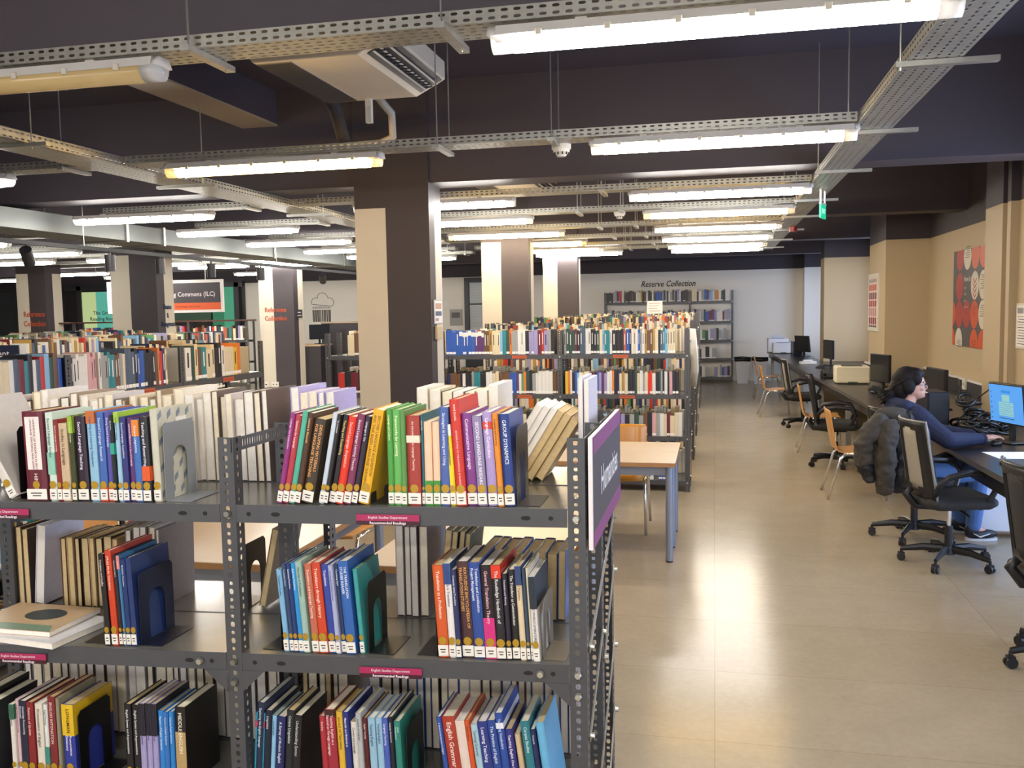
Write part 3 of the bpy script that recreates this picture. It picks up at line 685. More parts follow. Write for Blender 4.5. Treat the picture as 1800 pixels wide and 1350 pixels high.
  (-0.2472, 0.0244, 0.221, '2d3a84', 'navy', 'Learning Teaching', 'e4e8fc', ''),
  (-0.222, 0.0208, 0.225, '2b4a94', 'blue', 'The Practice of English', 'dce4fc', ''),
  (-0.1996, 0.0185, 0.245, '2e4e9e', 'blue and white', 'Teaching Vocabulary', 'd8e0fc', '.84,.9,e8ecf4'),
  (-0.1795, 0.0185, 0.205, '33327c', 'violet navy', 'Teaching English One to One', 'f0f0fc', ''),
  (-0.158, 0.0128, 0.192, 'cdb694', 'cream', '', '', ''),
  (-0.1394, 0.0212, 0.225, '2f7c88', 'teal', 'Corpus Studies', 'd0ecf0', ''),
  (-0.1166, 0.0127, 0.208, '232c58', 'dark navy', 'Corpora', 'd8dcf0', ''),
  (-0.101, 0.0197, 0.224, '6ab2dc', 'sky blue', '', '', ''),
 ]),
]
# ------------------------------------------------------------------ slotted-angle shelving
PITCH = .021
UPM = {}
def upright_mesh(h, fx=1, fy=1, wd=.04, mt=None):      # L-section post with a column of holes in each flange
    mt = mt or (M_steel if wd == .04 else M_steelfar)
    k = (round(h,3), fx, fy, wd)
    if k in UPM: return UPM[k]
    m = MB(); n = int(h/PITCH)
    m.perf((0,0,0),(0,0,1),(fx,0,0), n,1, h/n, wd, .0072, .0060, mt, alt=True)
    m.perf((0,0,0),(0,0,1),(0,fy,0), n,1, h/n, wd, .0072, .0060, mt, alt=True)
    UPM[k] = mesh_of(m,'upright'); return UPM[k]
BOLT = mesh_of(MB().cyl((0,0,0),(0,-.007,0),.0105,M_bolt,r1=.0075,n=8),'bolt')
SHEAR_A = math.radians(4.5)
FO = Vector((-.30, 2.10, 0)); EX = Vector((math.cos(SHEAR_A), math.sin(SHEAR_A), 0)); EY = Vector((0,1,0))
SHM = Matrix(((EX.x,0,0,0),(EX.y,1,0,0),(0,0,1,0),(0,0,0,1)))     # the old unit stands a little out of square
def F(lx, ly, z): return FO + EX*lx + EY*ly + Vector((0,0,z))
SHZ = {1:1.33, 2:.95, 3:.57, 4:.19}
BAYS = [(-.87,-.04), (-1.74,-.91)]
DP = .60
unit = thing('bookcase', 'grey slotted steel bookcase in the foreground with Humanities sign on its end', 'bookcase', FO)
for lx in (0, -.87, -1.74):
    for ly, fy in ((0,1), (.30,1), (.60,-1)):
        o = link('upright', upright_mesh(1.50, -1, fy, .04), unit, EX*lx+EY*ly, None, solid=.002)
for s, z in SHZ.items():
    for b, (x0, x1) in enumerate(BAYS):
        for (y0, y1) in ((.004,.296),(.304,.596)):
            m = MB(); m.M = SHM
            m.box(x0-.02,x1+.02,y0,y1,z-.003,z,M_shelftop)
            m.box(x0+.001,x1-.001,y0-.003,y0,z-.044,z+.001,M_steel); m.box(x0+.001,x1-.001,y1,y1+.003,z-.044,z+.001,M_steel)
            for xx in (x0+.035,x0+.105,x1-.10,x1-.04): m.disc((xx,y0-.0036,z-.022),.012 if xx in (x0+.105,x1-.10) else .006,.0055,(1,0,0),(0,0,1),M_blackmatt)
            if s in (2,3) and y0 < .1:
                m.prism([(x0,z-.044),(x0+.06,z-.044),(x0,z-.10)], -.001, .001, M_steel, 'y'); m.prism([(x1,z-.044),(x1-.06,z-.044),(x1,z-.10)], -.001, .001, M_steel, 'y')
            sh = m.build('shelf', unit)
            if y0 < .1:
                for xx in (x0-.02, x1+.02): link('bolt', BOLT, unit, EX*xx+Vector((0,-.001,z-.022)))
                if s in (2,3): link('bolt', BOLT, unit, EX*(x1-.07)+Vector((0,-.003,z-.022))); link('bolt', BOLT, unit, EX*(x1+.02)+Vector((0,-.001,z-.075))); link('bolt', BOLT, unit, EX*(x0-.02)+Vector((0,-.001,z-.075)))
def strap(p, q, r, wd=.022, th=.003, mt=None):
    p = Vector(p); q = Vector(q); d = (q-p).normalized(); n = Vector((1,0,0)); s = d.cross(n).normalized()*wd/2
    m = MB(); nn = n*th
    vs = [p-s,p+s,q+s,q-s]; m.add(vs+[v+nn for v in vs],[(0,1,2,3),(7,6,5,4),(0,4,5,1),(1,5,6,2),(2,6,7,3),(3,7,4,0)],mt or M_zinc)
    for c in (p+d*.012, q-d*.012): m.cyl(c, c+n*.012, .007, M_bolt, n=8)
    return m.build('brace', r)
for (a, b, c, d) in ((.03,.98,.58,1.19),(.32,.84,.58,1.03),(.02,.76,.30,.94),(.03,.44,.58,.80),(.32,.34,.58,.60),(.02,.22,.30,.46),(.03,.02,.58,.40)):
    strap((.003,a,b),(.003,c,d),unit)
for lx, sgn in ((-.87,-1),):      # top slotted ties across the depth
    m = MB(); m.perf((lx*EX.x-.002, lx*EX.y+.0, 1.462),(0,1,0),(0,0,1),24,1,.0125*1.0,.034,.0035,.010,M_steel); m.build('tie', unit, solid=.002)
# ------------------------------------------------------------------ books
PAGES = [M_page, M_page, M_page2, M_page3]
PALE = set()
def cover_mesh(m, w, h, d, c, t=.0016):
    m.prism([(0,.0016),(w*.22,-.0008),(w*.78,-.0008),(w,.0016),(w,d),(w-t,d),(w-t,t+.001),(t,t+.001),(t,d),(0,d)], 0, h, c)
def book(w, h, d, col, loc, ry=0.0, rz=0.0, title='', tcol='f0f0f0', band='', label='', group='', stick=True, page=None, seed=0):
    rg = random.Random(seed*7+int(w*1e5))
    m = MB(); cm = cmat(col); cover_mesh(m, w, h, d, cm)
    for bd in ([band] if band else []):
        q = bd.split(','); a = float(q[0])*h; b = float(q[1])*h; bm = cmat(q[2]); e = .0004; fl = q[3] if len(q) > 3 else ''
        ins = w*.14 if fl == 'i' else -e
        m.quad((ins,-.0012,a),(w-ins,-.0012,a),(w-ins,-.0012,b),(ins,-.0012,b),bm)
        if w > .008 and (b-a) > .05*h and not fl:
            m.quad((w+e,.000,a),(w+e,d*.99,a),(w+e,d*.99,b),(w+e,.000,b),bm); m.quad((-e,.000,a),(-e,d*.99,a),(-e,d*.99,b),(-e,.000,b),bm)
    if title:
        tm = mat('spine_ink_'+tcol, tcol, .5)
        hi, lo = h-.014, .062
        if '~' in title:
            title, bot = title.split('~'); m.text(bot, w*.25, mat('spine_ink_e8d8c8','e8d8c8',.5), frame((w/2,-.0016,h*.31),(0,0,-1),(1,0,0)), align='LEFT', bold=.012)
            hi, lo = h*.92, h*.37
        if '@' in title:
            top, title = title.split('@'); tl = h*.36 if 'LONG' in top else h*.26
            m.text(top, min(w*.42, (tl-.02)/(len(top)*.62)), mat('spine_ink_3a3010','3a3010',.5) if 'LONG' in top else tm, frame((w/2,-.0016,h-.012),(0,0,-1),(1,0,0)), align='LEFT', bold=.02)
            hi = h-tl-.008
        lines = title.split('|'); n = max(len(x) for x in lines)
        sz = min(w*(.50 if len(lines) == 1 else .36), (hi-lo)/(n*.52))
        for i, tx in enumerate(lines):
            off = (len(lines)-1)/2-i
            M = frame((w/2+off*sz*1.12, -.0016, hi), (0,0,-1), (1,0,0))
            m.text(tx, sz, tm, M, align='LEFT', bold=.012)
    if col == 'c9c6b4':                      # slanting check print on the cover
        cp = cmat('7d8894')
        for k in range(7):
            for j in range(4):
                z0 = h*.03+k*h*.14; y0 = .004+j*d*.25+(d*.1 if k % 2 else 0)
                if y0+d*.12 < d: m.quad((w+.0004,y0,z0),(w+.0004,y0+d*.10,z0+.012),(w+.0004,y0+d*.10,z0+.028),(w+.0004,y0,z0+.016),cp)
        m.quad((w+.0005,d*.5,h*.78),(w+.0005,d*.8,h*.78),(w+.0005,d*.8,h*.88),(w+.0005,d*.5,h*.88),M_sticker)
    r = m.build('book', None, loc, (0, ry, rz))
    tag(r, label, 'book', group)
    t = .0017
    p = MB().box(t,w-t,.0045,d-.003,.002,h-.0025,page or PAGES[rg.randrange(4)]); p.build('pages', r)
    if stick:
        q = MB(); q.box(.0003,w-.0003,-.0024,-.0014,.004,.031,M_sticker)
        q.box(w*.2,w*.75,-.0026,-.0024,.019,.0215,M_ink); q.box(w*.28,w*.7,-.0026,-.0024,.0125,.015,M_ink); q.build('spine_label', r)
        rr = min(.0105, w*.46); MB().disc((w/2,-.0023,.042),rr,min(.0105,rr*1.3),(1,0,0),(0,0,1),M_gold,thick=-.0006).build('round_sticker', r)
    return r
GP = {'R1a': ('in the leaning row on the top shelf', 'leaning books on the near top shelf'),
 'R1b': ('in the middle row on the top shelf', 'middle books on the near top shelf'),
 'R1c': ('in the end row on the top shelf', 'end books on the near top shelf'),
 'L1a': ('in the left bay, top shelf', 'left bay books on the near top shelf'),
 'R2a': ('in the first middle shelf group', 'first group on the near middle shelf'),
 'R2b': ('in the end middle shelf group', 'end group on the near middle shelf'),
 'L2a': ('in the left middle shelf row', 'short row on the left middle shelf'),
 'L3a': ('in the left bottom shelf row', 'left bottom row of books'),
 'L3b': ('on the bottom shelf left of the post', 'bottom row left of the near post'),
 'R3a': ('on the bottom shelf right of the post', 'bottom row right of the near post'),
 'R3b': ('in the middle bottom shelf group', 'middle group on the near bottom shelf'),
 'R3c': ('in the end bottom shelf group', 'end group on the near bottom shelf')}
sd = 0
for (g, s, th, items) in FRONT:
    for i, (lx, w, h, col, cn, title, tcol, band) in enumerate(items):
        sd += 1; rg = random.Random(sd)
        lx = max(lx, BAYS[0 if g[0] == 'R' else 1][0]+.004)
        if lx+w > -.045 and g[0] == 'R': w = -.046-lx
        d = .158+rg.uniform(-.012,.014) if h < .235 else .172+rg.uniform(-.008,.01)
        dz = .0006+(w*math.sin(th) if th > 0 else 0)
        ly = .022+rg.uniform(-.003,.006)-(.010 if cn == 'white and black' and g == 'R2b' else 0)
        book(w, h, d, col, F(lx, ly, SHZ[s]+dz), th, 0, title, tcol, band, '%s book, %s from left %s' % (cn, ordinal(i+1), GP[g][0]), GP[g][1], True, None, sd)
# rows whose page edges face out, on the back half of the unit
def foreedge(x0, x1, s, wh, hh, ths, cols, phrase, group, ly=.305, wr=(.016,.034), start=0, pg=None, seed=1, cap=99):
    rg = random.Random(seed); x = x0; i = start
    while x < x1-.008 and i-start < cap:
        w = min(rg.uniform(*wr), x1-x); th = ths+rg.uniform(-.004,.004)
        h = rg.uniform(*hh); d = min(rg.uniform(.15,.19), h*.82); i += 1
        dz = .0006+(w*math.sin(-th) if th < 0 else 0)
        r = book(w-.001, h, d, rg.choice(cols), F(x+w-.001+ (0 if th <= 0 else 0), ly+d+rg.uniform(0,.012), SHZ[s]+dz), th, PI, '', '', '', 'book pages facing out, %s from left %s' % (ordinal(i), phrase), group, False, pg[rg.randrange(len(pg))] if pg else None, seed*100+i)
        r.rotation_euler = (0, -th, PI)
        x += w+.0012
    return i
CR = [M_page, M_page3, M_page, M_page3]
CB = ['e6dccb','dccfb6','cdbc9e','e8e0d4','6a5a50','d8d0d0','a08a70']
foreedge(-1.735,-1.36,1,0,(.22,.27),0,CB,'at the back, left top shelf','back row, left top shelf',pg=CR,seed=3)
foreedge(-1.34,-.925,1,0,(.235,.265),-.02,CB,'in the pale row behind the post','back row behind the near post',pg=CR,seed=4)
foreedge(-.862,-.73,1,0,(.25,.27),-.02,['b3a6d0','d8d0e4'],'at the lilac cover behind the post','back row beside the lilac cover',pg=CR,seed=5)
foreedge(-.50,-.27,1,0,(.25,.28),0,['e8e2d8','d9c9a4','3a3038'],'behind the green and red books','back row behind the green books',pg=CR,seed=6,wr=(.02,.034))
foreedge(-1.735,-1.69,2,0,(.23,.24),0,['4a3a30'],'at the far left, middle shelf','back row, left middle shelf',pg=[M_page2],seed=7)
foreedge(-1.59,-1.40,2,0,(.205,.215),0,['6a4a2c','3a2418','c8a878'],'in the yellowed rear row','yellowed rear row, left middle shelf',pg=[M_page2],seed=8,wr=(.016,.030))
foreedge(-1.39,-1.285,2,0,(.23,.25),.03,['8a7a70','c8c0b8'],'in the pale row behind the short row','pale rear row, left middle shelf',pg=CR,seed=9,wr=(.014,.026))
foreedge(-.575,-.475,2,0,(.255,.262),0,['8a8490','b8b0b4','5a5248'],'in the tall rear row, middle shelf','tall pale rear row, near middle shelf',pg=[M_page3,M_page],seed=10,wr=(.018,.028))
foreedge(-.46,-.385,2,0,(.24,.25),.12,['4a5648','2a3440','8a8c80'],'in the slanting rear row, middle shelf','dark slanting rear row, near middle shelf',pg=[M_page2],seed=11,wr=(.016,.026))
foreedge(-.335,-.10,2,0,(.185,.20),.02,['5a78b4','7a94c4','4a5a80'],'in the low rear row with blue covers','low rear row with blue covers',pg=[M_page2],seed=12,wr=(.022,.034))
foreedge(-1.735,-.925,3,0,(.24,.27),0,['3a3440','8a8898','c0b8b0','5a3a30'],'at the back, left bottom shelf','back row, left bottom shelf',pg=CR,seed=13,wr=(.018,.036))
foreedge(-.862,-.72,3,0,(.24,.26),0,['6a5a50','3a3438'],'at the back, bottom shelf by the post','back row by the near post',pg=[M_page,M_page2],seed=14)
foreedge(-.66,-.06,3,0,(.24,.27),0,['4a6ab0','8a9cc8','3a3038','b8b0b8','5a3a28'],'at the back, right bottom shelf','back row, near bottom shelf',pg=CR,seed=15,wr=(.016,.034))
# books that lean or lie
def lean_book(w,h,d,col,lx,ly,z,ry,rz,label,page=M_page2,title='',tcol='404040',stick=False,group=None):
    return book(w,h,d,col,F(lx,ly,z),ry,rz,title,tcol,'',label,group or 'slumped books on the near top shelf',stick,page,9)
Z1 = SHZ[1]
for i,(lx,ry,w,h,c,pg,lb) in enumerate(((-.2895,.56,.019,.245,'e6e2e0',M_page3,'white paged book slumped behind the royal blue book, first of the fan'),
    (-.2665,.56,.019,.24,'e8e4e4',M_page3,'white paged book, second of the fanned books by the post'),
    (-.2435,.56,.018,.235,'d8d4d0',M_page3,'white paged book, third of the fanned books by the post'),
    (-.2210,.56,.020,.225,'c8a870',M_page2,'yellowed tan book, first of the tan books slumped by the post'),
    (-.1945,.56,.022,.215,'b08c50',M_page2,'yellowed tan book, second of the tan books slumped by the post'),
    (-.1665,.56,.022,.195,'c09c60',M_page2,'yellowed tan book lowest in the slumped fan by the Humanities sign'))):
    r = lean_book(w,h,.165,c,lx,.35+.165,Z1+.0006,-ry,PI,lb,pg)     # pages face the aisle, tops lean towards the post
lean_book(.013,.285,.19,'dcd8e4',-.050,.345+.19,Z1+.001,0,PI,'tall white book standing behind the Humanities sign, left of a pair',M_page3)
lean_book(.013,.28,.19,'e0dce8',-.034,.345+.19,Z1+.001,0,PI,'tall white book standing behind the Humanities sign, right of a pair',M_page3)
lean_book(.026,.29,.20,'d5cdc6',-1.505,.03,Z1+.001,-.52,0,'pale grey book leaning far left at the end of the near top shelf',M_page,'LINGUISTICS','403c3c',True)
lean_book(.030,.24,.17,'dcdcec',-1.655,.31+.17,SHZ[2]+.004,-.09,PI,'white book with printed back cover leaning on the left middle shelf',M_page3)
lean_book(.020,.235,.16,'9a8468',-.975,.335+.16,SHZ[2]+.006,-.22,PI,'tan book slumped against the black bookend behind the near post',M_page2)
# flat magazines
def magazine(lx, ly, z, w, d, h, rz, col, label, art=None):
    m = MB(); m.box(0,w,0,d,h-.0012,h,cmat(col)); m.box(0,w,0,d,0,.001,cmat(col))
    r = tag(m.build('magazine', None, F(lx,ly,z), (0,0,rz)), label, 'magazine', 'magazines lying on the left middle shelf')
    MB().box(.001,w-.001,.001,d-.001,.001,h-.0012,M_page3).build('pages', r)
    if art:
        a = MB(); a.disc((w*.58,d*.6,h+.0004),w*.22,d*.22,(1,0,0),(0,1,0),cmat('3a4444'),n=24); a.quad((0,.0,h+.0003),(w,.0,h+.0003),(w*.9,d*.22,h+.0003),(0,d*.22,h+.0003),cmat('7f9a80')); a.build('cover_picture', r)
    return r
magazine(-1.66,.035,SHZ[2]+.0008,.29,.21,.016,-.12,'e4e2e4','white magazine at the bottom of the pair lying flat')
magazine(-1.68,.045,SHZ[2]+.0175,.27,.20,.014,-.02,'d4b48c','tan magazine with a dark oval on its cover lying on a white one',True)
# bookends
def bookend(lx, ly, s, col, label, base=.07, dirn=1, h=.19, d=.13, rough=.4):
    mt = mat('bookend_'+col, col, rough, .2)
    m = MB(); y0, y1 = 0, d; a = d*.27; arch = [(d-a, 0)]
    pts = [(0,0),(0,h-.012),(.012,h),(d-.012,h),(d,h-.012),(d,0),(d-a,0)]
    pts += [(d/2+(d/2-a)*math.cos(PI*i/8), h*.52+(d/2-a)*math.sin(PI*i/8)) for i in range(9)]
    pts += [(a,0)]
    m.prism(pts, 0, .0016, mt, 'x')
    r = tag(m.build('bookend', None, F(lx,ly,SHZ[s]+.0008)), label, 'bookend', 'metal bookends on the near shelves')
    q = MB(); b0, b1 = (0, base) if dirn > 0 else (-base, .0016); q.box(b0,b1,0,d,0,.0013,mt); q.build('base', r)
    return r
bookend(-.531,.030,1,'16161a','black bookend standing right of the yellow book on the near top shelf',.04)
bookend(-.166,.030,1,'3a3634','dark bookend holding the royal blue book on the near top shelf',.055)
bookend(-1.072,.030,1,'8f9498','grey bookend beside the grey checked book on the left top shelf',.07,h=.20,d=.14)
bookend(-1.486,.040,1,'141416','black bookend beside the maroon book on the left top shelf',.03,h=.19)
bookend(-1.160,.030,2,'141a34','navy bookend right of the short row on the left middle shelf',.06,h=.19,d=.15)
bookend(-1.262,.030,2,'2a2826','dark bookend left of the short row on the left middle shelf',.06,-1,h=.10)
bookend(-.548,.030,2,'17201f','black bookend beside the turquoise book on the near middle shelf',.065,h=.18)
bookend(-.778,.030,2,'1c1b1c','dark bookend left of the light blue book on the near middle shelf',.05,-1,h=.10)
bookend(-.375,.030,2,'1e1c1c','dark bookend left of the orange book on the near middle shelf',.05,-1,h=.10)
bookend(-.108,.030,2,'7a6f5e','tan bookend at the end of the near middle shelf',.055,h=.15)
bookend(-1.352,.030,3,'121216','black bookend beside the yellow and blue dictionary',.06)
bookend(-.458,.030,3,'15201f','black bookend beside the green teal book on the bottom shelf',.06)
bookend(-1.03,.325,2,'131315','black bookend with an arched gap behind the near post',.05,-1,h=.19)
# shelf-edge labels
M_mag = mat('label_magenta','a8285a',.35); M_magd = mat('label_dark','3c1420',.4); M_lt = mat('label_text','f2e4ea',.5)
def shelf_label(lx, z, label):
    m = MB(); L = .158; m.box(0,L,-.0015,0,.010,.026,M_mag); m.box(0,L,-.0016,0,0,.010,M_magd)
    m.text('English Studies Department', .0088, M_lt, frame((L/2,-.0022,.0185),X,Z), bold=.006); m.text('Recommended Readings', .0092, M_lt, frame((L/2,-.0022,.005),X,Z), bold=.02)
    return tag(m.build('shelf_label', None, F(lx,-.0035,z), (0,0,SHEAR_A)), label, 'label', 'magenta shelf edge labels')
shelf_label(-.556,Z1-.043,'magenta Recommended Readings label on the edge of the near top shelf')
shelf_label(-.560,SHZ[2]-.046,'magenta Recommended Readings label on the edge of the near middle shelf')
shelf_label(-1.587,Z1-.042,'magenta Recommended Readings label on the left top shelf edge')
shelf_label(-1.563,SHZ[2]-.046,'magenta Recommended Readings label on the left middle shelf edge')
# end sign
M_sgn = mat('sign_charcoal','4c444b',.45); M_sgm = mat('sign_magenta','8e3a80',.45); M_sgw = mat('sign_white','e8e0e2',.5)
sg = thing('sign','charcoal Humanities sign with magenta bands on the end of the near bookcase','sign',(-.291,2.105,1.232))
MB().box(0,.010,0,.63,0,.268,M_sgw).build('board', sg)
MB().box(.010,.0112,.012,.63,.0,.268,M_sgn).build('face', sg)
MB().box(.0112,.0117,.012,.63,.226,.268,M_sgm).box(.0112,.0117,.012,.63,.0,.040,M_sgm).build('band', sg)
m = MB(); m.text('Humanities', .100, mat('sign_letters','ffffff',.5), frame((.0121,.345,.135),(0,1,0),Z), bold=.015, sx=.86); m.build('lettering', sg)
MB().box(-.016,-.010,0,.62,.02,.262,M_blackmatt).box(-.010,-.004,0.02,.60,.02,.04,M_blackmatt).box(-.010,0,.1,.13,.1,.2,M_blackmatt).build('backing', sg)

book(.030,.235,.16,'17161a',F(-1.665,.03,SHZ[3]+.001),.10,0,'','','','black book at the far left of the bottom shelf','far left of the bottom shelf',True,None,4)
book(.028,.215,.15,'2a2a30',F(-1.630,.03,SHZ[3]+.001),.10,0,'','','','dark grey book second at the far left of the bottom shelf','far left of the bottom shelf',True,None,5)
# ------------------------------------------------------------------ farther bookcases and their books
PAL = {'k':'26242a','n':'25305a','b':'2f57a4','c':'86b2d0','t':'2c7f86','g':'5c9460','d':'2f4a40','w':'dedad0','e':'d9c9a6','y':'e0b93c','o':'d97a34','r':'b8342e','R':'d83a22','m':'6e2430','p':'5a3566','l':'9a90b8','s':'9a9a94','x':'6b4b34','z':'a8843f','q':'4c5b6e','h':'d0a09c','v':'c8d8b8','j':'b35c44'}
PNAME = {'k':'black','n':'navy','b':'blue','c':'light blue','t':'teal','g':'green','d':'dark green','w':'white','e':'cream','y':'yellow','o':'orange','r':'red','R':'bright red','m':'maroon','p':'purple','l':'lilac','s':'grey','x':'brown','z':'tan','q':'slate','h':'pink','v':'pale green','j':'rust'}
def pmat(ch): return cmat(PAL[ch])
def add_book(mb, o, ua, ud, w, h, d, ch, lean=0.0, sticker=True, stripe=None):
    """one closed book: ua runs along the shelf, ud from the spine into the shelf"""
    o = Vector(o); ua = Vector(ua); ud = Vector(ud); up = Vector((0,0,1))
    c, s = math.cos(lean), math.sin(lean)
    a = ua*c - up*s; b = up*c + ua*s
    if s > 0: o = o + up*(w*s)
    old = mb.M
    mb.M = Matrix(((a.x,ud.x,b.x,o.x),(a.y,ud.y,b.y,o.y),(a.z,ud.z,b.z,o.z),(0,0,0,1)))
    t = min(.002, w*.14)
    mb.prism([(0,.001),(w*.25,-.0008),(w*.75,-.0008),(w,.001),(w,d),(w-t,d),(w-t,.004),(t,.004),(t,d),(0,d)], 0, h, pmat(ch))
    mb.box(t, w-t, .004, d-.003, .002, h-.003, M_page2 if ch in 'exzk' else M_page)
    if sticker and (int(w*1e6)+int(h*1e5)) % 10 < 7: mb.box(.0015, w-.0015, -.0018, -.0009, .008, .030, M_sticker)
    if stripe: mb.box(-.0002, w+.0002, -.0013, -.0006, h*stripe[0], h*stripe[1], pmat(stripe[2]))
    mb.M = old
def book_run(seq, start, ua, ud, length, rg, hr=(.20,.25), dr=(.14,.18), wavg=None):
    """positions for a string of colour letters, scaled to fill the length; '_' leaves a gap"""
    ws = []
    for ch in seq: ws.append(rg.uniform(.7,1.3)*(1.5 if ch.isupper() and ch != 'R' else 1.0))
    k = length/sum(ws); x = 0; out = []
    lean = 0
    for i, (ch, w) in enumerate(zip(seq, ws)):
        w *= k
        if rg.random() < .12: lean = rg.choice((0,0,.03,-.03,.06,-.05))
        if ch != '_': out.append((Vector(start)+Vector(ua)*x, w-.0008, rg.uniform(*hr), rg.uniform(*dr), ch.lower() if ch != 'R' else 'R', 0.0 if ch == '_' else 0.0))
        x += w
    return out
LET = 'kkkkknnqqqdxxxeeeeeeeewwwwwssszzbtmroljcg'
def rnd(n, rg, gaps=.04): return ''.join('_' if rg.random() < gaps else rg.choice(LET) for _ in range(n))
STUFF = MB(); srg = random.Random(77)
def stuff_run(seq, start, ua, ud, length, hr=(.20,.25), rg=srg):
    for (o, w, h, d, ch, ln) in book_run(seq, start, ua, ud, length, rg, hr): add_book(STUFF, o, ua, ud, w, h, d, ch, ln)
def row_case(name, label, posts, y, zs, top, double=True, facing=-1, lab='bookcase', dep=.30, hd=True, braces=True):
    """free-standing bookcase along X; front face at y looking towards -Y"""
    r = thing('bookcase', label, 'bookcase', (0, y, 0))
    D = dep*(2 if double else 1)
    ys = (0, dep, D) if double else (0, D)
    for i, x in enumerate(posts):
        right = i == 0
        for j, yy in enumerate(ys):
            link('upright', upright_mesh(top, -1, (1 if j < len(ys)-1 else -1), .045), r, (x, yy, 0), None, solid=.002)
    for i in range(len(posts)-1):
        x1, x0 = posts[i]-.045, posts[i+1]
        for z in zs:
            for k in range(2 if double else 1):
                m = MB(); a, b = k*dep+.004, (k+1)*dep-.004
                m.box(x0-.02, x1+.02, a, b, z-.004, z, M_shelftop); m.box(x0, x1, a-.003, a, z-.044, z+.001, M_steelfar); m.box(x0, x1, b, b+.003, z-.044, z+.001, M_steelfar)
                if hd and k == 0:
                    for xx in (x0+.05, x0+.09, x1-.05, x1-.09): m.disc((xx,a-.0035,z-.022),.007,.005,(1,0,0),(0,0,1),M_blackmatt)
                m.build('shelf', r)
    for x in posts:
        for z in zs: link('bolt', BOLT, r, (x-.022, -.001, z-.022))
    if braces:
        for (a,b,c,d) in ((.03,.15,D-.03,.50),(D-.03,.52,.03,.86),(.03,.90,D-.03,1.22),(D-.03,1.24,.03,1.5)): strap((posts[0]+.002,a,b),(posts[0]+.002,c,d),r,mt=M_galv)
    return r
PX = [-.24, -1.49, -2.72, -3.98]
ZA = [1.36, .96, .545, .11]
def shelf_tag(loc, label, along=(1,0,0), rz=0.0, w=.15):
    return tag(MB().box(0,w,-.002,0,0,.03,mat('label_orange','c05a34',.45)).box(w*.1,w*.9,-.0025,-.002,.012,.018,mat('label_orange_text','8a3418',.5)).build('shelf_label',None,loc,(0,0,rz)),label,'label','orange shelf edge labels')
ra = row_case('bookcase','grey steel bookcase facing the aisle behind the reading table, nearest of its row', PX, 8.97, ZA, 1.60)
def individual_run(seq, x0, y, z, length, rg, phrase, group, hr=(.20,.25), axis='x', title=None):
    ua, ud = ((1,0,0),(0,1,0)) if axis == 'x' else ((0,1,0),(-1,0,0))
    n = 0
    for (o, w, h, d, ch, ln) in book_run(seq, (0,0,0), (1,0,0), (0,1,0), length, rg, hr):
        n += 1; m = MB(); st = (.78,.97,'w') if (seq[:9] == 'bbbbbbbbb' and 4 < n <= 12) else None
        add_book(m, (0,0,0), (1,0,0), (0,1,0), w, h, d, ch, 0.0, True, st)
        if rg.random() < .6 and w > .012: m.box(w*.35,w*.6,-.0015,-.0008,h*.4,h*.85,pmat('w' if ch in 'knbtdmpxqrRgj' else 'k'))
        P = (x0+o.x, y, z+.001) if axis == 'x' else (x0, y+o.x, z+.001)
        b = m.build('book', None, P, (0,0,0 if axis == 'x' else PI/2))
        tag(b, '%s book, %s from left %s' % (PNAME[ch], ordinal(n), phrase), 'book', group)
brg = random.Random(5)
# nearest of the middle rows: the two bays seen from the aisle
individual_run('bbbbbbbbbpppxxzeeectdosswwwklllmrlsk', -2.70, 9.00, 1.36, 1.13, brg, 'on the top shelf beside the pillar', 'left bay books, top shelf beside the pillar', (.225,.255))
individual_run('sdddmkqqwwkkdEcttwKKKjBkwewbswzxxzekqtceee', -1.475, 9.00, 1.36, 1.10, brg, 'on the right top shelf behind the table', 'right bay books, top shelf behind the table', (.225,.255))
stuff_run('nXxxkwkksttkkwweexxxxbbpwgodkswwwwwxx', (-2.70,9.00,.961), (1,0,0), (0,1,0), 1.17, (.20,.235))
stuff_run('yowkbcweeekmkblplwwoknezekkkdewseRRwkdskwkhkk', (-1.465,9.00,.961), (1,0,0), (0,1,0), 1.12, (.205,.24))
stuff_run('kwsxkewkkscwnkweksxkwk', (-2.70,9.00,.546), (1,0,0), (0,1,0), 1.15, (.19,.24))
stuff_run('c_ss_Emkbcwxnnlksdsxkhswemeew', (-1.46,9.00,.546), (1,0,0), (0,1,0), 1.15, (.20,.24))
stuff_run('sekswewkkkbkwsekw_bb', (-1.46,9.00,.111), (1,0,0), (0,1,0), 1.0, (.19,.24))
stuff_run('kkwekskkbxe', (-2.70,9.00,.111), (1,0,0), (0,1,0), 1.1)
stuff_run('Exxksbgwv', (-3.93+.15,9.00,1.361), (1,0,0), (0,1,0), .5, (.21,.25)); stuff_run('rkmkrezdtejwK', (-3.9,9.00,.961), (1,0,0), (0,1,0), .95, (.21,.25))
stuff_run(rnd(18,srg), (-3.9,9.00,.546), (1,0,0), (0,1,0), .95)
for z in ZA:                                  # books of the back half face the other way
    for i in range(3):
        stuff_run(rnd(34,srg,.06), (PX[i]-.06,9.555,z+.001), (-1,0,0), (0,-1,0), 1.15, (.20,.26))
shelf_tag((-2.0,8.968,1.322),'orange label under the blue and tan books beside the big pillar'); shelf_tag((-1.95,8.968,.922),'orange label on the second shelf beside the big pillar')
shelf_tag((-.98,8.968,1.322),'orange label on the top shelf edge behind the table'); shelf_tag((-.92,8.968,.922),'orange label on the second shelf edge behind the table')
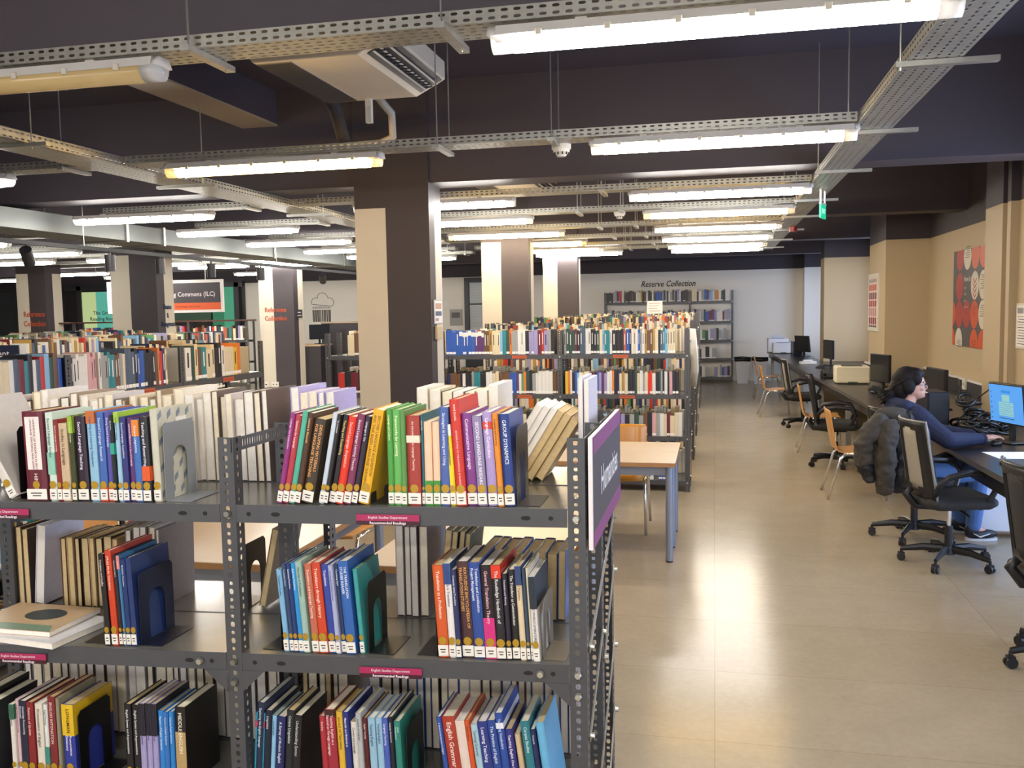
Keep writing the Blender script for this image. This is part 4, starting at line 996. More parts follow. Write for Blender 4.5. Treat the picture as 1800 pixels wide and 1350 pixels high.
for k, (y, dz, nm) in enumerate(((10.89,.03,'second'),(13.02,.08,'third'),(14.45,.10,'fourth'),(16.6,.10,'fifth'))):
    px = [-.24-.01*k, -1.49-.01*k, -2.30-.01*k] if k == 2 else [-.24-.01*k, -1.49-.01*k, -2.72-.01*k]
    row_case('bookcase','grey steel bookcase, %s in the row behind the reading table' % nm, px, y, [z+dz for z in ZA], 1.62+dz, hd=False)
    for z in ZA:
        for i in range(len(px)-1):
            L = px[i]-px[i+1]-.09
            stuff_run(rnd(int(L*33),srg,.05), (px[i+1]+.03,y+.03,z+dz+.001), (1,0,0), (0,1,0), L, (.20,.27))
            stuff_run(rnd(int(L*31),srg,.08), (px[i]-.05,y+.585,z+dz+.001), (-1,0,0), (0,-1,0), L, (.20,.28))
# papers on the ends and tops of the rows
M_paper = mat('paper','ece8e2',.7)
def paper_sheet(name, loc, w, h, rz, label, lines=5, tilt=0.0, col=None):
    m = MB(); m.box(-w/2,w/2,-.0008,.0008,0,h,M_paper)
    for i in range(lines): m.box(-w*.36,w*(.36-.1*(i%3)),-.0013,-.0008,h*(.8-i*.6/max(1,lines-1)),h*(.83-i*.6/max(1,lines-1)),M_ink if col is None else col)
    return tag(m.build(name,None,loc,(tilt,0,rz)),label,'paper')
paper_sheet('notice',(-.92,14.45,1.72),.24,.20,0,'white paper notice standing on top of the middle bookcases',4,-.12,mat('notice_red','a84a50',.6))
t = MB(); t.tube([(-.215,9.02,1.60),(-.20,9.05,1.35),(-.19,9.10,1.20),(-.205,9.16,1.02)],[.05,.06,.05,.035],M_paper,n=8,flat=(.10,1)); tag(t.build('cloth',smooth=True),'pale cloth hanging on the end of the nearest middle bookcase','cloth')
# tall reserve case on the far wall
row_case('bookcase','tall grey bookcase under the Reserve Collection lettering on the far wall',[.43,-.57,-2.63],22.58,[1.96,1.47,1.02,.57,.12],2.21,False,hd=False,braces=False)
for j, z in enumerate((1.96,1.47,1.02,.57,.12)):
    stuff_run(['eekwsbnlcwzowdkww','hklwsnbmplwwmsl','kxewgdwlsks_s_','rlkwkws____','_wkw___lwsblk'][j], (-.55,22.60,z+.001), (1,0,0), (0,1,0), .90, (.22,.30))
    stuff_run(rnd(46,srg,.05) if j else 'kkkslkrrw_kkkxkkweez_kwkkw_bbbbskskwsksklwkkk', (-2.60,22.60,z+.001), (1,0,0), (0,1,0), 1.95, (.23,.30))
# ---- left side: cases that run away from the viewer, books facing the aisle (+X)
def side_case(label, x, y0, y1, nb, zs, top, dep=.30, double=True):
    r = thing('bookcase', label, 'bookcase', (x, y0, 0)); L = (y1-y0)/nb; D = dep*(2 if double else 1)
    for i in range(nb+1):
        for j, xx in enumerate((0,-dep,-D) if double else (0,-D)):
            link('upright', upright_mesh(top, (-1 if xx > -D else 1), (-1 if i else 1), .045), r, (xx, i*L, 0), None, solid=.002)
    for i in range(nb):
        for z in zs:
            m = MB(); a, b = i*L+(.045 if i == 0 else 0), (i+1)*L-.045
            m.box(-D+.004,-.004,a-.02,b+.02,z-.004,z,M_shelftop); m.box(-.004,.0,a,b,z-.044,z+.001,M_steelfar); m.box(-D,-D+.004,a,b,z-.044,z+.001,M_steelfar)
            m.build('shelf', r)
    return r
ZL = [1.36,.96,.545,.11]
side_case('grey steel bookcase running away behind the left end of the near bookcase', -3.50, 3.30, 6.62, 3, ZL, 1.60)
individual_run('kwwwwwhhh_wsstTxxseqQQkbBkkKkXorne', -3.52, 4.43, 1.36, .92, brg, 'in the left bay behind the near bookcase', 'left bay books behind the near bookcase', (.215,.25), 'y')
individual_run('wdexteekkweeyo', -3.52, 5.56, 1.36, .74, brg, 'in the row before the tan box file', 'right bay books of the left bookcase', (.205,.25), 'y')
tag(MB().box(-.20,0,0,.16,0,.20,cmat('c2ad84')).box(-.15,-.05,-.001,0,.05,.12,M_sticker).build('box_file',None,(-3.56,6.34,1.361)),'tan box file at the end of the left bookcase','box file')
for (z, n) in ((.96,34),(.545,34),(.11,30)):
    for i in range(3): stuff_run(rnd(n,srg,.1), (-3.52,3.36+i*1.1067,z+.001), (0,1,0), (-1,0,0), 1.0)
stuff_run(rnd(30,srg,.0), (-3.52,3.36,1.361), (0,1,0), (-1,0,0), 1.0, (.22,.26))
for z in ZL:
    for i in range(3):
        if not (z > 1.3 and i < 2): stuff_run(rnd(28,srg,.05), (-4.08,4.35+i*1.1067,z+.001), (0,-1,0), (1,0,0), 1.0, (.20,.27))
shelf_tag((-3.498,5.02,1.322),'orange label on the left bay of the left bookcase',rz=PI/2); shelf_tag((-3.498,6.0,1.322),'orange label on the right bay of the left bookcase',rz=PI/2)
side_case('grey steel bookcase behind the navy end sign at far left', -5.66, 6.55, 9.85, 3, ZL, 1.5)
for z in ZL:
    for i in range(3): stuff_run(rnd(30,srg,.04), (-5.68,6.62+i*1.1,z+.001), (0,1,0), (-1,0,0), 1.0, (.21,.27)); stuff_run(rnd(30,srg,.04), (-6.24,7.6+i*1.1,z+.001), (0,-1,0), (1,0,0), 1.0, (.21,.27))
r = thing('sign','navy end sign reading Management standing on the far left bookcase','sign',(-6.30,6.54,1.45))
MB().box(0,.62,-.012,0,0,.14,mat('sign_navy','1e2438',.45)).build('board', r)
m = MB(); m.text('Management', .088, M_sgw, frame((.305,-.0135,.066),X,Z)); m.build('lettering', r)
side_case('grey steel bookcase running back to the pillar with the navy lettering', -7.95, 8.3, 11.6, 3, ZL, 1.6)
for z in ZL:
    for i in range(3): stuff_run(rnd(31,srg,.03), (-7.97,8.36+i*1.1,z+.001), (0,1,0), (-1,0,0), 1.0, (.21,.28)); stuff_run(rnd(31,srg,.03), (-8.53,9.34+i*1.1,z+.001), (0,-1,0), (1,0,0), 1.0, (.21,.28))
row_case('bookcase','dark framed bookcase left of the pillar with orange lettering',[-8.72,-9.95,-11.2,-12.5],15.9,[1.34,.93,.52,.11],1.70,False,hd=False,braces=False)
tag(MB().box(-13.1,-8.70,15.88,16.24,1.70,1.73,mat('wood_dark','4a2e24',.4)).build('top_board'),'dark wooden board on top of the bookcase under the hanging sign','board')
for z in (1.34,.93,.52,.11):
    stuff_run(rnd(26,srg,.05), (-12.45,15.93,z+.001), (1,0,0), (0,1,0), 1.15, (.22,.29)); stuff_run(rnd(26,srg,.05), (-11.18,15.93,z+.001), (1,0,0), (0,1,0), 1.15, (.22,.29)); stuff_run(rnd(26,srg,.05), (-9.92,15.93,z+.001), (1,0,0), (0,1,0), 1.12, (.22,.29))
tag(STUFF.build('books'),'books filling the farther shelves around the library','books',None,'stuff')
# counter and partition beside the pillar, with monitor
M_cnt = mat('counter_charcoal','3a363a',.5); M_wood = mat('wood_pale','c9a98a',.4,var=.08,scale=14)
r = thing('counter','charcoal service counter with pale top beside the pillar at centre left','counter',(-8.5,18.0,0))
pts = [(-.45,.6),(-.45,-.02),(-.2,-.10),(.1,-.10),(.32,.0),(.32,.6)]
MB().prism(pts,0,1.13,M_cnt).build('panel', r); MB().prism([(x*1.04,y-.02) for x,y in pts],1.13,1.165,M_wood).build('worktop', r)
r = thing('partition','charcoal screen with wooden rim behind the service counter','screen',(-8.3,18.9,0))
MB().box(-.25,.62,0,.05,0,1.60,M_cnt).box(.62,1.05,0,.05,0,1.66,mat('screen_dark','231f22',.5)).build('panel', r); MB().box(-.27,1.07,-.02,.5,1.60,1.625,M_wood).build('rim', r)
# hanging sign
M_sg2 = mat('sign_dark','3f3a40',.5); M_org = mat('sign_orange','e0602c',.5)
r = thing('hanging_sign','charcoal and orange Commons sign hanging behind the pillar with navy lettering','sign',(-10.08,13.68,1.87))
MB().box(0,2.17,0,.03,0,.54,mat('sign_rim','f0ecea',.5)).build('board', r)
MB().box(.05,2.12,-.004,0,.16,.49,M_sg2).box(.05,2.12,-.004,0,.045,.16,M_org).build('face', r)
p = MB(); p.box(.02,.36,-.006,-.004,.03,.51,mat('sign_pale','ece2e0',.5))
for a,b,c in ((.10,.36,'c8343a'),(.19,.36,'c8343a'),(.10,.27,'b83a44'),(.19,.27,'b83a44'),(.145,.44,'4a3034'),(.145,.17,'3a2a2c'),(.19,.10,'d85a38')): p.disc((a+.03,-.0065,b),.042,.042,(1,0,0),(0,0,1),cmat(c),n=16)
p.build('picture', r)
m = MB(); m.text('Information Learning Commons (ILC)', .105, M_sgw, frame((2.03,-.0055,.30),X,Z), align='RIGHT', bold=.008); m.build('lettering', r); m = MB(); m.text('knowledge starts here', .05, mat('sign_rust','8a2c14',.5), frame((1.75,-.0055,.10),X,Z), align='RIGHT'); m.build('lettering', r)
for xx in (.35,1.85): rod((xx,.015,.54),(xx,.015,H_C-1.87)).build('hanger_rod', r)
# cloud drawing and barcode on the far wall
m = MB(); rg = random.Random(4); x = -10.62
while x < -10.1:
    wdt = rg.uniform(.008,.03)
    m.box(x,x+wdt,22.941,22.949,1.60,1.92,M_ink); x += wdt+rg.uniform(.01,.03)
m.text('INFORMATION', .075, M_ink, frame((-10.36,22.94,1.98),X,Z))
c = []
for (cx,cz,rr,a0,a1) in ((-10.52,2.12,.13,200,60),(-10.33,2.22,.16,150,20),(-10.12,2.12,.12,110,-60)):
    for i in range(9): a = math.radians(a0+(a1-a0)*i/8); c.append((cx+rr*math.cos(a),22.945,cz+rr*math.sin(a)))
m.tube(c+[c[0]],.006,M_ink,n=5)
tag(m.build('wall_drawing'),'thin cloud drawing above barcode stripes on the far wall','wall drawing')
# sockets and cords on the pillar, notice and thermostat on the big pillar
for (x, w) in ((-8.52,.10),(-8.36,.15)):
    r = tag(MB().rbox(x,x+w,16.098,16.108,.42,.52,.004,M_white).box(x+.03,x+.05,16.096,16.098,.46,.48,M_ink).box(x+w-.05,x+w-.03,16.096,16.098,.46,.48,M_ink).build('wall_socket'),('single' if w < .12 else 'double')+' white wall socket low on the pillar beside the counter','socket')
r = thing('notice','framed notice on the side of the big square pillar','notice',(-2.368,7.54,1.70))
MB().box(0,.008,0,.24,0,.21,mat('notice_rim','b9b4ae',.4)).build('frame', r); MB().box(.008,.0085,.012,.228,.01,.20,M_paper).box(.0085,.009,.03,.21,.13,.18,mat('notice_tan','c49a80',.6)).box(.0085,.009,.03,.21,.07,.11,mat('notice_blue','4a5a74',.6)).box(.0085,.009,.03,.12,.025,.05,mat('notice_rose','b08a84',.6)).build('sheet', r)
tag(MB().rbox(-2.369,-2.34,7.56,7.70,1.565,1.685,.006,mat('cream_plastic','c9b48c',.5)).build('thermostat'),'cream control box on the big pillar under the framed notice','control box')
r = thing('returns_box','grey metal returns slot on the far wall under the Returns lettering','returns box',(-6.75,22.90,1.45))
MB().box(0,.32,0,.05,0,.42,mat('slot_grey','8d8984',.4,.3)).build('body', r); MB().box(.05,.27,-.006,0,.20,.34,mat('slot_dark','4a4744',.4)).build('slot', r)

tag(MB().box(-7.838,-7.828,16.2,16.44,1.74,1.90,mat('plate_dark','38353a',.5)).box(-7.828,-7.8275,16.24,16.38,1.84,1.855,M_sgw).box(-7.828,-7.8275,16.23,16.40,1.78,1.795,M_sgw).build('sign_plate'),'small dark sign plate on the pillar beside the service counter','sign')
r = thing('monitor','black monitor on the service counter beside the pillar','monitor',(-8.35,18.35,1.166),.9)
MB().rbox(-.1,.1,-.08,.08,0,.015,.008,M_black).box(-.02,.02,0,.02,.015,.2,M_black).build('stand', r); MB().rbox(-.24,.24,-.02,.02,.10,.42,.008,M_black).build('panel', r)
# ------------------------------------------------------------------ reading tables and wooden chairs
M_top = mat('table_top','d8c3a8',.35,var=.05,scale=20); M_edge = mat('table_edge','a87a4c',.45,var=.1,scale=20); M_leg = mat('table_leg','8d95a6',.3,.4); M_rail = mat('table_rail','8a8f9a',.35,.4)
M_ply = mat('plywood','d09550',.32,var=.16,scale=9,coat=.3); M_plyb = mat('plywood_bright','c8882c',.32,var=.1,scale=9,coat=.3)
def table(x0, x1, y0, y1, label, h=.72):
    r = thing('reading_table', label, 'table', (x0,y0,0), 0, 'reading tables'); w, d = x1-x0, y1-y0
    m = MB(); m.box(0,w,0,d,h-.004,h,M_top); m.box(.0,w,.0,d,h-.032,h-.004,M_edge); m.build('tabletop', r)
    q = MB(); q.box(.06,w-.06,.05,.08,h-.10,h-.033,M_rail).box(.06,w-.06,d-.08,d-.05,h-.10,h-.033,M_rail).box(.05,.08,.08,d-.08,h-.10,h-.033,M_rail).box(w-.08,w-.05,.08,d-.08,h-.10,h-.033,M_rail); q.build('rail', r)
    for xx in (.045,w-.045):
        for yy in (.045,d-.045):
            o = MB().cyl((xx,yy,.012),(xx,yy,h-.033),.026,M_leg,n=20,cap=False).build('leg', r, smooth=True)
            MB().cyl((xx,yy,0),(xx,yy,.013),.024,M_black,n=12).build('foot', o)
    return r
table(-1.67,-.27,6.40,6.895,'pale topped reading table behind the sign, nearer of the joined pair')
table(-1.67,-.27,6.90,7.40,'pale topped reading table behind the sign, farther of the joined pair')
table(-2.76,-1.88,3.55,5.0,'pale reading table seen through the left bays of the near bookcase')
table(-1.50,-.62,3.62,4.9,'pale reading table seen through the end bay of the near bookcase')
def wood_chair(label, loc, rz, bright=False, group='wooden chairs'):
    mt = M_plyb if bright else M_ply
    r = thing('wooden_chair', label, 'chair', loc, rz, group)
    prof = [(.21,.435),(.20,.452),(.0,.445),(-.13,.435),(-.185,.455),(-.205,.50),(-.235,.66),(-.265,.83)]
    def sheet(pr, wd, nm, th=.010):
        m = MB(); P = []
        for i in range(len(pr)-1):          # smooth profile
            p0, p1, p2, p3 = pr[max(i-1,0)], pr[i], pr[i+1], pr[min(i+2,len(pr)-1)]
            for q in range(5):
                t = q/5; P.append(tuple(.5*(2*p1[k]+(p2[k]-p0[k])*t+(2*p0[k]-5*p1[k]+4*p2[k]-p3[k])*t*t+(3*p1[k]-p0[k]-3*p2[k]+p3[k])*t**3) for k in (0,1)))
        P.append(pr[-1]); n = len(P); vs = []
        for i, (y,z) in enumerate(P):
            c = .93 if i in (0, n-1) else 1.0
            for u in (-1,-.5,0,.5,1): vs.append((u*wd/2*c, y-(.012*(1-u*u) if nm == 'backrest' else 0), z-(.008*(1-u*u) if nm == 'seat' else 0)))
        m.add(vs,[(5*i+k,5*i+k+1,5*i+k+6,5*i+k+5) for i in range(n-1) for k in range(4)],mt)
        return m.build(nm, r, smooth=True, solid=th, offset=0)
    sheet(prof[:5],.40,'seat'); sheet(prof[3:],.40,'backrest')
    for sx in (-1,1):
        MB().tube([(sx*.21,.15,.44),(sx*.215,.19,.40),(sx*.225,.235,.0)],.0125,M_chrome,n=8).build('leg', r, smooth=True)
        MB().tube([(sx*.21,-.12,.43),(sx*.215,-.17,.38),(sx*.225,-.28,.0)],.0125,M_chrome,n=8).build('leg', r, smooth=True)
        MB().tube([(sx*.21,.17,.428),(sx*.212,.0,.428),(sx*.21,-.14,.425)],.010,M_chrome,n=8).build('seat_rail', r, smooth=True)
    MB().tube([(-.21,.0,.425),(.21,.0,.425)],.010,M_chrome,n=8).build('crossbar', r)
    return r
wood_chair('orange backed wooden chair facing this way across the joined reading tables', (-.76,7.42,0), PI, True)
wood_chair('wooden chair under the reading table behind the end bay', (-.81,4.12,0), PI/2)
wood_chair('wooden chair at the far side of the left reading table', (-2.35,5.32,0), PI)
wood_chair('wooden chair at the left side of the left reading table', (-3.02,4.2,0), -PI/2)
wood_chair('wooden chair by the waste bins at the far end of the desk', (1.02,18.5,0), -PI/2)
wood_chair('wooden chair next nearest after the one by the waste bins', (.99,15.55,0), -PI/2+.05)
wood_chair('wooden chair beside the mesh chair near the cream printer', (1.28,11.80,0), -PI/2-.05)
wood_chair('wooden chair next to the chair with the jacket', (1.30,9.02,0), -PI/2+.02)
# ------------------------------------------------------------------ long computer desk along the right wall
M_desk = mat('desk_black','232122',.28,var=.12,scale=12); M_deskedge = mat('desk_edge','55524f',.35)
def fx(y): return 1.80-(y-3.0)*(1.80-1.22)/19.0
r = thing('computer_desk','long dark computer desk running along the right wall','desk',(0,0,0))
poly = [(fx(3.0),3.0),(2.60,3.0),(2.60,8.9),(2.54,9.1),(2.54,9.75),(2.86,9.75),(2.86,13.6),(2.31,13.62),(2.31,15.02),(2.9,15.04),(2.9,18.16),(2.0,18.18),(2.0,22.40),(fx(22.4),22.40)]
m = MB(); m.prism(poly,.708,.74,M_desk); m.build('worktop', r)
m = MB(); m.quad((fx(3.0),2.999,.705),(fx(22.4),22.4,.705),(fx(22.4),22.4,.738),(fx(3.0),2.999,.738),M_deskedge); m.v = [(a-.001,b,c) for a,b,c in m.v]; m.build('edge_strip', r, solid=.002)
m = MB(); m.add([(fx(3.0)+.04,3.0,.60),(fx(22.4)+.04,22.4,.60),(fx(22.4)+.04,22.4,.707),(fx(3.0)+.04,3.0,.707),(fx(3.0)+.06,3.0,.60),(fx(22.4)+.06,22.4,.60),(fx(22.4)+.06,22.4,.707),(fx(3.0)+.06,3.0,.707)],[(0,1,2,3),(7,6,5,4),(0,4,5,1),(3,2,6,7)],M_desk); m.build('apron', r)
for y in (5.3,9.55,12.0,14.3,16.9,20.0,22.2): MB().box(fx(y)+.08,fx(y)+.14,y-.03,y+.03,0,.707,mat('desk_leg','9a948a',.4,.3)).build('leg', r)
m = MB(); 
def trunk(x, y0, y1): m.box(x-.05,x,y0,y1,.741,.90,mat('trunking_dark','343338',.4)); m.box(x-.055,x+.0,y0,y1,.90,.925,M_white)
trunk(2.638,3.0,9.15); trunk(2.89,9.76,13.64); trunk(2.325,13.66,14.99); trunk(2.94,15.05,18.15)
tag(m.build('wall_trunking'),'dark wall trunking with a pale top strip behind the computer desk','trunking')
for i,(x,y,lb) in enumerate(((2.575,7.95,'beside the lit monitor'),(2.83,11.4,'behind the dark monitors'),(2.27,14.1,'under the framed poster'),(2.885,15.9,'beyond the framed poster'),(2.885,17.6,'near the far monitors'))):
    s = thing('power_socket','white power socket block on the trunking %s'%lb,'socket',(x,y,.80),0,'power sockets on the trunking')
    MB().rbox(-.02,.01,-.06,.06,0,.13,.006,M_white).build('body', s); MB().cyl((-.0215,-.025,.065),(-.0195,-.025,.065),.02,mat('socket_grey','b8b4aa',.5),n=12).cyl((-.0215,.025,.065),(-.0195,.025,.065),.02,mat('socket_grey','b8b4aa',.5),n=12).build('face', s)
# office chairs
M_mesh = mat('chair_mesh','a59d90',.8,bump=.4,scale=400); M_meshk = mat('chair_mesh_dark','2a2929',.85,bump=.4,scale=400); M_seat = mat('seat_fabric','2a2929',.85,bump=.3,scale=150); M_plas = mat('chair_plastic','1c1c1f',.42)
M_rimsheen = mat('chair_rim_sheen','8d8a86',.4)  # light grey paints in the sheen along the dark plastic rim
def office_chair(label, loc, rz, mesh=None, arms=True, swivel=.3, group='office chairs'):
    r = thing('office_chair', label, 'chair', loc, rz, group); ms = mesh or M_mesh
    b = MB(); b.cyl((0,0,.07),(0,0,.13),.045,M_plas,r1=.035,n=12)
    for i in range(5):
        a = swivel+2*PI*i/5; c, s = math.cos(a), math.sin(a)
        b.tube([(c*.03,s*.03,.105),(c*.16,s*.16,.108),(c*.30,s*.30,.085)],[.030,.026,.018],M_plas,n=8,flat=(.62,1))
    base = b.build('star_base', r)
    for i in range(5):
        a = swivel+2*PI*i/5; c, s = math.cos(a), math.sin(a)
        k = MB(); k.cyl((c*.30-s*.022,s*.30+c*.022,.028),(c*.30-s*.006,s*.30+c*.006,.028),.028,M_plas,n=14); k.cyl((c*.30+s*.006,s*.30-c*.006,.028),(c*.30+s*.022,s*.30-c*.022,.028),.028,M_plas,n=14); k.cyl((c*.30,s*.30,.045),(c*.30,s*.30,.085),.010,M_plas,n=8); k.box(c*.30-.018,c*.30+.018,s*.30-.018,s*.30+.018,.046,.060,M_plas)
        k.build('caster', base)
    MB().cyl((0,0,.13),(0,0,.27),.026,M_plas,n=12).cyl((0,0,.27),(0,0,.40),.014,M_chrome,n=12).build('column', r)
    m = MB(); m.rbox(-.08,.08,-.12,.12,.385,.42,.02,M_plas); m.tube([(.08,.02,.40),(.20,.02,.39),(.24,.02,.38)],.008,M_plas,n=6); m.build('mechanism', r)
    s = MB(); s.rbox(-.245,.245,-.235,.235,.42,.505,.05,M_seat); s.build('seat', r, bevel=.02)
    # backrest: broad curved frame round a narrower mesh panel
    def bp(u, v):      # u -1..1 across, v 0..1 up
        w = .225-.02*v; y = -.235-.035*math.sin(v*PI*.6)+.055*u*u-.045*v*v; z = .485+v*.53
        return Vector((u*w, y, z))
    f = MB(); us = [-1,-.8,-.56,.56,.8,1]; vv = [0,.07,.14]+[.14+.74*i/7 for i in range(1,8)]+[.94,1]
    idx = {}; vs = []
    for j, v in enumerate(vv):
        for i, u in enumerate(us): idx[i,j] = len(vs); vs.append(bp(u*(1-.10*max(0,(v-.9)*8)*(abs(u) > .9)), v))
    fs = [(idx[i,j],idx[i+1,j],idx[i+1,j+1],idx[i,j+1]) for j in range(len(vv)-1) for i in range(5) if not (i == 2 and 2 <= j < len(vv)-3)]
    f.add(vs, fs, M_plas); f.build('back_frame', r, smooth=True, solid=.022, offset=0)
    k = MB(); ring = [bp(-1,i/8) for i in range(9)]+[bp(-.6+.3*i,1) for i in range(5)]+[bp(1,1-i/8) for i in range(9)]
    k.tube([p+Vector((0,-.008,0)) for p in ring],.008,M_rimsheen if ms is M_mesh else M_plas,n=6); k.build('back_rim', r, smooth=True)
    k = MB(); k.tube([Vector((0,-.10,.41)),Vector((0,-.24,.42)),Vector((0,-.30,.50)),bp(0,.10)+Vector((0,-.02,0))],[.03,.03,.028,.022],M_plas,n=8); k.build('back_support', r, smooth=True)
    g = MB(); n = 6; vs = [bp(-.58+1.16*i/n, .10+.80*j/8)+Vector((0,.006,0)) for j in range(9) for i in range(n+1)]
    g.add(vs,[(j*(n+1)+i,j*(n+1)+i+1,(j+1)*(n+1)+i+1,(j+1)*(n+1)+i) for j in range(8) for i in range(n)],ms); g.build('back_mesh', r, smooth=True, solid=.004, offset=0)
    if arms:
        for sx in (-1,1):
            m = MB(); m.tube([(sx*.215,-.20,.52),(sx*.262,-.19,.60),(sx*.275,-.14,.655),(sx*.275,.0,.685),(sx*.272,.16,.67),(sx*.262,.20,.60),(sx*.235,.16,.50),(sx*.20,.10,.43)],[.022,.022,.023,.025,.022,.020,.020,.020],M_plas,n=8,flat=(1,.8)); m.build('armrest', r, smooth=True)
    return r
office_chair('black mesh office chair far along the desk beside the wooden chairs', (1.28,14.15,0), -PI/2+.1, M_mesh, True, .35)
office_chair('black office chair with thin back frame between the two nearer wooden chairs', (1.33,10.72,0), -PI/2-.12, M_meshk, True, .25)
office_chair('grey mesh office chair standing empty in front of the seated person', (1.58,6.70,0), -PI/2+.22, M_mesh, True, .55)
jc = office_chair('black office chair with a dark jacket over its back, person sitting on it', (1.50,7.42,0), -PI/2+.6, M_meshk, True, .2)
office_chair('black mesh office chair cut by the right edge of the view', (1.72,4.86,0), -PI/2+.1, M_meshk, False, 1.05)
# ------------------------------------------------------------------ things on the desk
M_scr = mat('screen_off','1d1f23',.22); M_mon = mat('monitor_black','141416',.38)
M_scron = mat('screen_lit','3f7fc0',.3,emit='5aa0ee',estr=.52); M_scr2 = mat('screen_page','7fb0b0',.3,emit='86bcc0',estr=.50); M_scr3 = mat('screen_dark_text','20406a',.3,emit='24507e',estr=.45); M_scr4 = mat('screen_bar','2f78c4',.3,emit='2f7ac8',estr=.6)
def monitor(label, loc, rz, lit=False, w=.50, h=.30, tilt=.0, lift=.13):
    r = thing('monitor', label, 'monitor', loc, rz, 'monitors on the computer desk')   # screen faces local -Y
    MB().rbox(-.12,.12,-.02,.15,0,.014,.01,M_mon).build('base', r)
    MB().box(-.025,.025,.06,.085,.012,lift+h*.6,M_mon).build('stand', r)
    p = MB().rbox(-w/2,w/2,-.02,.02,-h/2,h/2,.008,M_mon).build('panel', r, (0,.035,lift+h/2), (tilt,0,0))
    q = MB().box(-w/2+.012,w/2-.012,-.0215,-.020,-h/2+.014,h/2-.012,M_scron if lit else M_scr)
    if lit:
        q.box(-.05,.06,-.0222,-.0216,.085,.105,M_scr4); q.box(-.045,.045,-.0222,-.0216,.02,.07,M_scr2); q.box(-.085,.085,-.0222,-.0216,-.09,.015,M_scr2); q.box(-.09,.09,-.0224,-.0222,-.112,-.106,M_scr3)
        for i in range(6): q.box(-.08,.08-.02*(i%2),-.0226,-.0224,-.08+i*.016,-.077+i*.016,M_scr4); q.box(-w/2+.03,-w/2+.04,-.0224,-.0216,-.12+i*.04,-.11+i*.04,M_scr3)
    q.build('screen', p)
    return r
DZ = .7405
monitor('lit monitor with a blue page in front of the seated person', (2.13,7.47,DZ), -1.26, True, .42, .31, .10, .14)
monitor('dark monitor on the desk behind the person, beside the black computer tower', (2.15,9.85,DZ), -PI/2+.12, False, .52, .31, .0, .10)
monitor('dark monitor beyond the person, between cream printer and keyboard', (2.06,12.5,DZ), -PI/2+.30, False, .50, .36, .0, .06)
monitor('dark monitor beside the white telephone box farther along the desk', (1.93,16.9,DZ), -PI/2+.2, False, .5, .33, .0, .12)
monitor('angled dark monitor near the far white printers', (1.76,19.9,DZ), -PI/2+.5, False, .5, .34, .12, .10)
def tower(loc, rz, label, s=(.20,.42,.32)):
    r = thing('computer_tower', label, 'computer', loc, rz, 'computer towers')
    MB().rbox(-s[0]/2,s[0]/2,-s[1]/2,s[1]/2,0.006,s[2],.008,mat('tower_navy','15182a',.35)).build('case', r)
    MB().box(-s[0]/2+.012,s[0]/2-.012,-s[1]/2-.004,-s[1]/2+.002,.02,s[2]-.015,M_mon).build('front_panel', r); MB().box(-s[0]/2,s[0]/2,-s[1]/2+.02,s[1]/2-.02,0,.007,M_black).build('foot', r)
    return r
tower((1.79,8.22,DZ), .05, 'black computer tower standing on the desk right behind the person', (.17,.36,.33))
tower((1.72,20.55,DZ), .1, 'small black computer tower beside the angled far monitor', (.18,.35,.30))
M_prc = mat('printer_cream','e2d9bc',.5); M_prw = mat('printer_white','e2e2e6',.45); M_prd = mat('printer_dark','4c4a44',.5)
def printer(loc, rz, label, mt, w=.40, d=.38, h=.23, flap=False):
    r = thing('printer', label, 'printer', loc, rz, 'printers on the computer desk')
    MB().rbox(-w/2,w/2,-d/2,d/2,.01,h,.018,mt).build('body', r)
    MB().box(-w*.3,w*.3,-d*.3,d*.25,h-.001,h+.006,M_prd).build('output_slot', r); MB().box(-w*.42,w*.42,-d/2-.004,-d/2+.002,.03,.085,mt).box(-.06,.06,-d/2-.007,-d/2,.018,.032,M_prd).build('paper_tray', r)
    if flap: MB().add([(-w*.3,d*.1,h),(w*.3,d*.1,h),(w*.3,d*.42,h+.07),(-w*.3,d*.42,h+.07)],[(0,1,2,3)],M_prw).build('paper_support', r, solid=.004)
    MB().box(-w*.4,w*.4,-d*.4,d*.4,0,.012,M_prd).build('foot', r)
    return r
printer((1.82,13.1,DZ), -.05, 'cream printer on the desk beyond the seated person', M_prc, .44,.42,.235)
printer((1.50,21.4,DZ), .0, 'white printer at the far end of the desk, nearer of two', M_prw, .46,.40,.24)
printer((1.42,21.95,DZ), .0, 'white printer at the far end of the desk, farther of two', M_prw, .46,.40,.32, True)
def keyboard(loc, rz, label):
    r = thing('keyboard', label, 'keyboard', loc, rz, 'keyboards on the desk')
    MB().rbox(-.22,.22,-.075,.075,0,.018,.006,M_black).build('body', r)
    k = MB()
    for j in range(5):
        for i in range(14): k.box(-.205+i*.0293,-.205+i*.0293+.024,-.06+j*.025,-.06+j*.025+.02,.018,.024,M_mon)
    k.build('keys', r); return r
keyboard((1.98,12.15,DZ), 1.35, 'black keyboard lying before the monitor beyond the person')
keyboard((1.74,19.3,DZ), 1.3, 'black keyboard before the angled far monitor')
keyboard((1.78,16.4,DZ), 1.4, 'black keyboard near the white telephone box')
def mouse(loc, rz, label):
    m = MB(); m.ell((0,0,.012),(.030,.055,.022),M_black,14,8); return tag(m.build('computer_mouse',None,loc,(0,0,rz),smooth=True),label,'mouse')
mouse((1.86,11.55,DZ), .6, 'black mouse on the desk behind the head of the person')
mouse((2.045,7.335,DZ), -.9, 'black mouse under the right hand of the person')
r = thing('telephone','black desk telephone beside the cream printer','telephone',(1.62,13.95,DZ),.2)
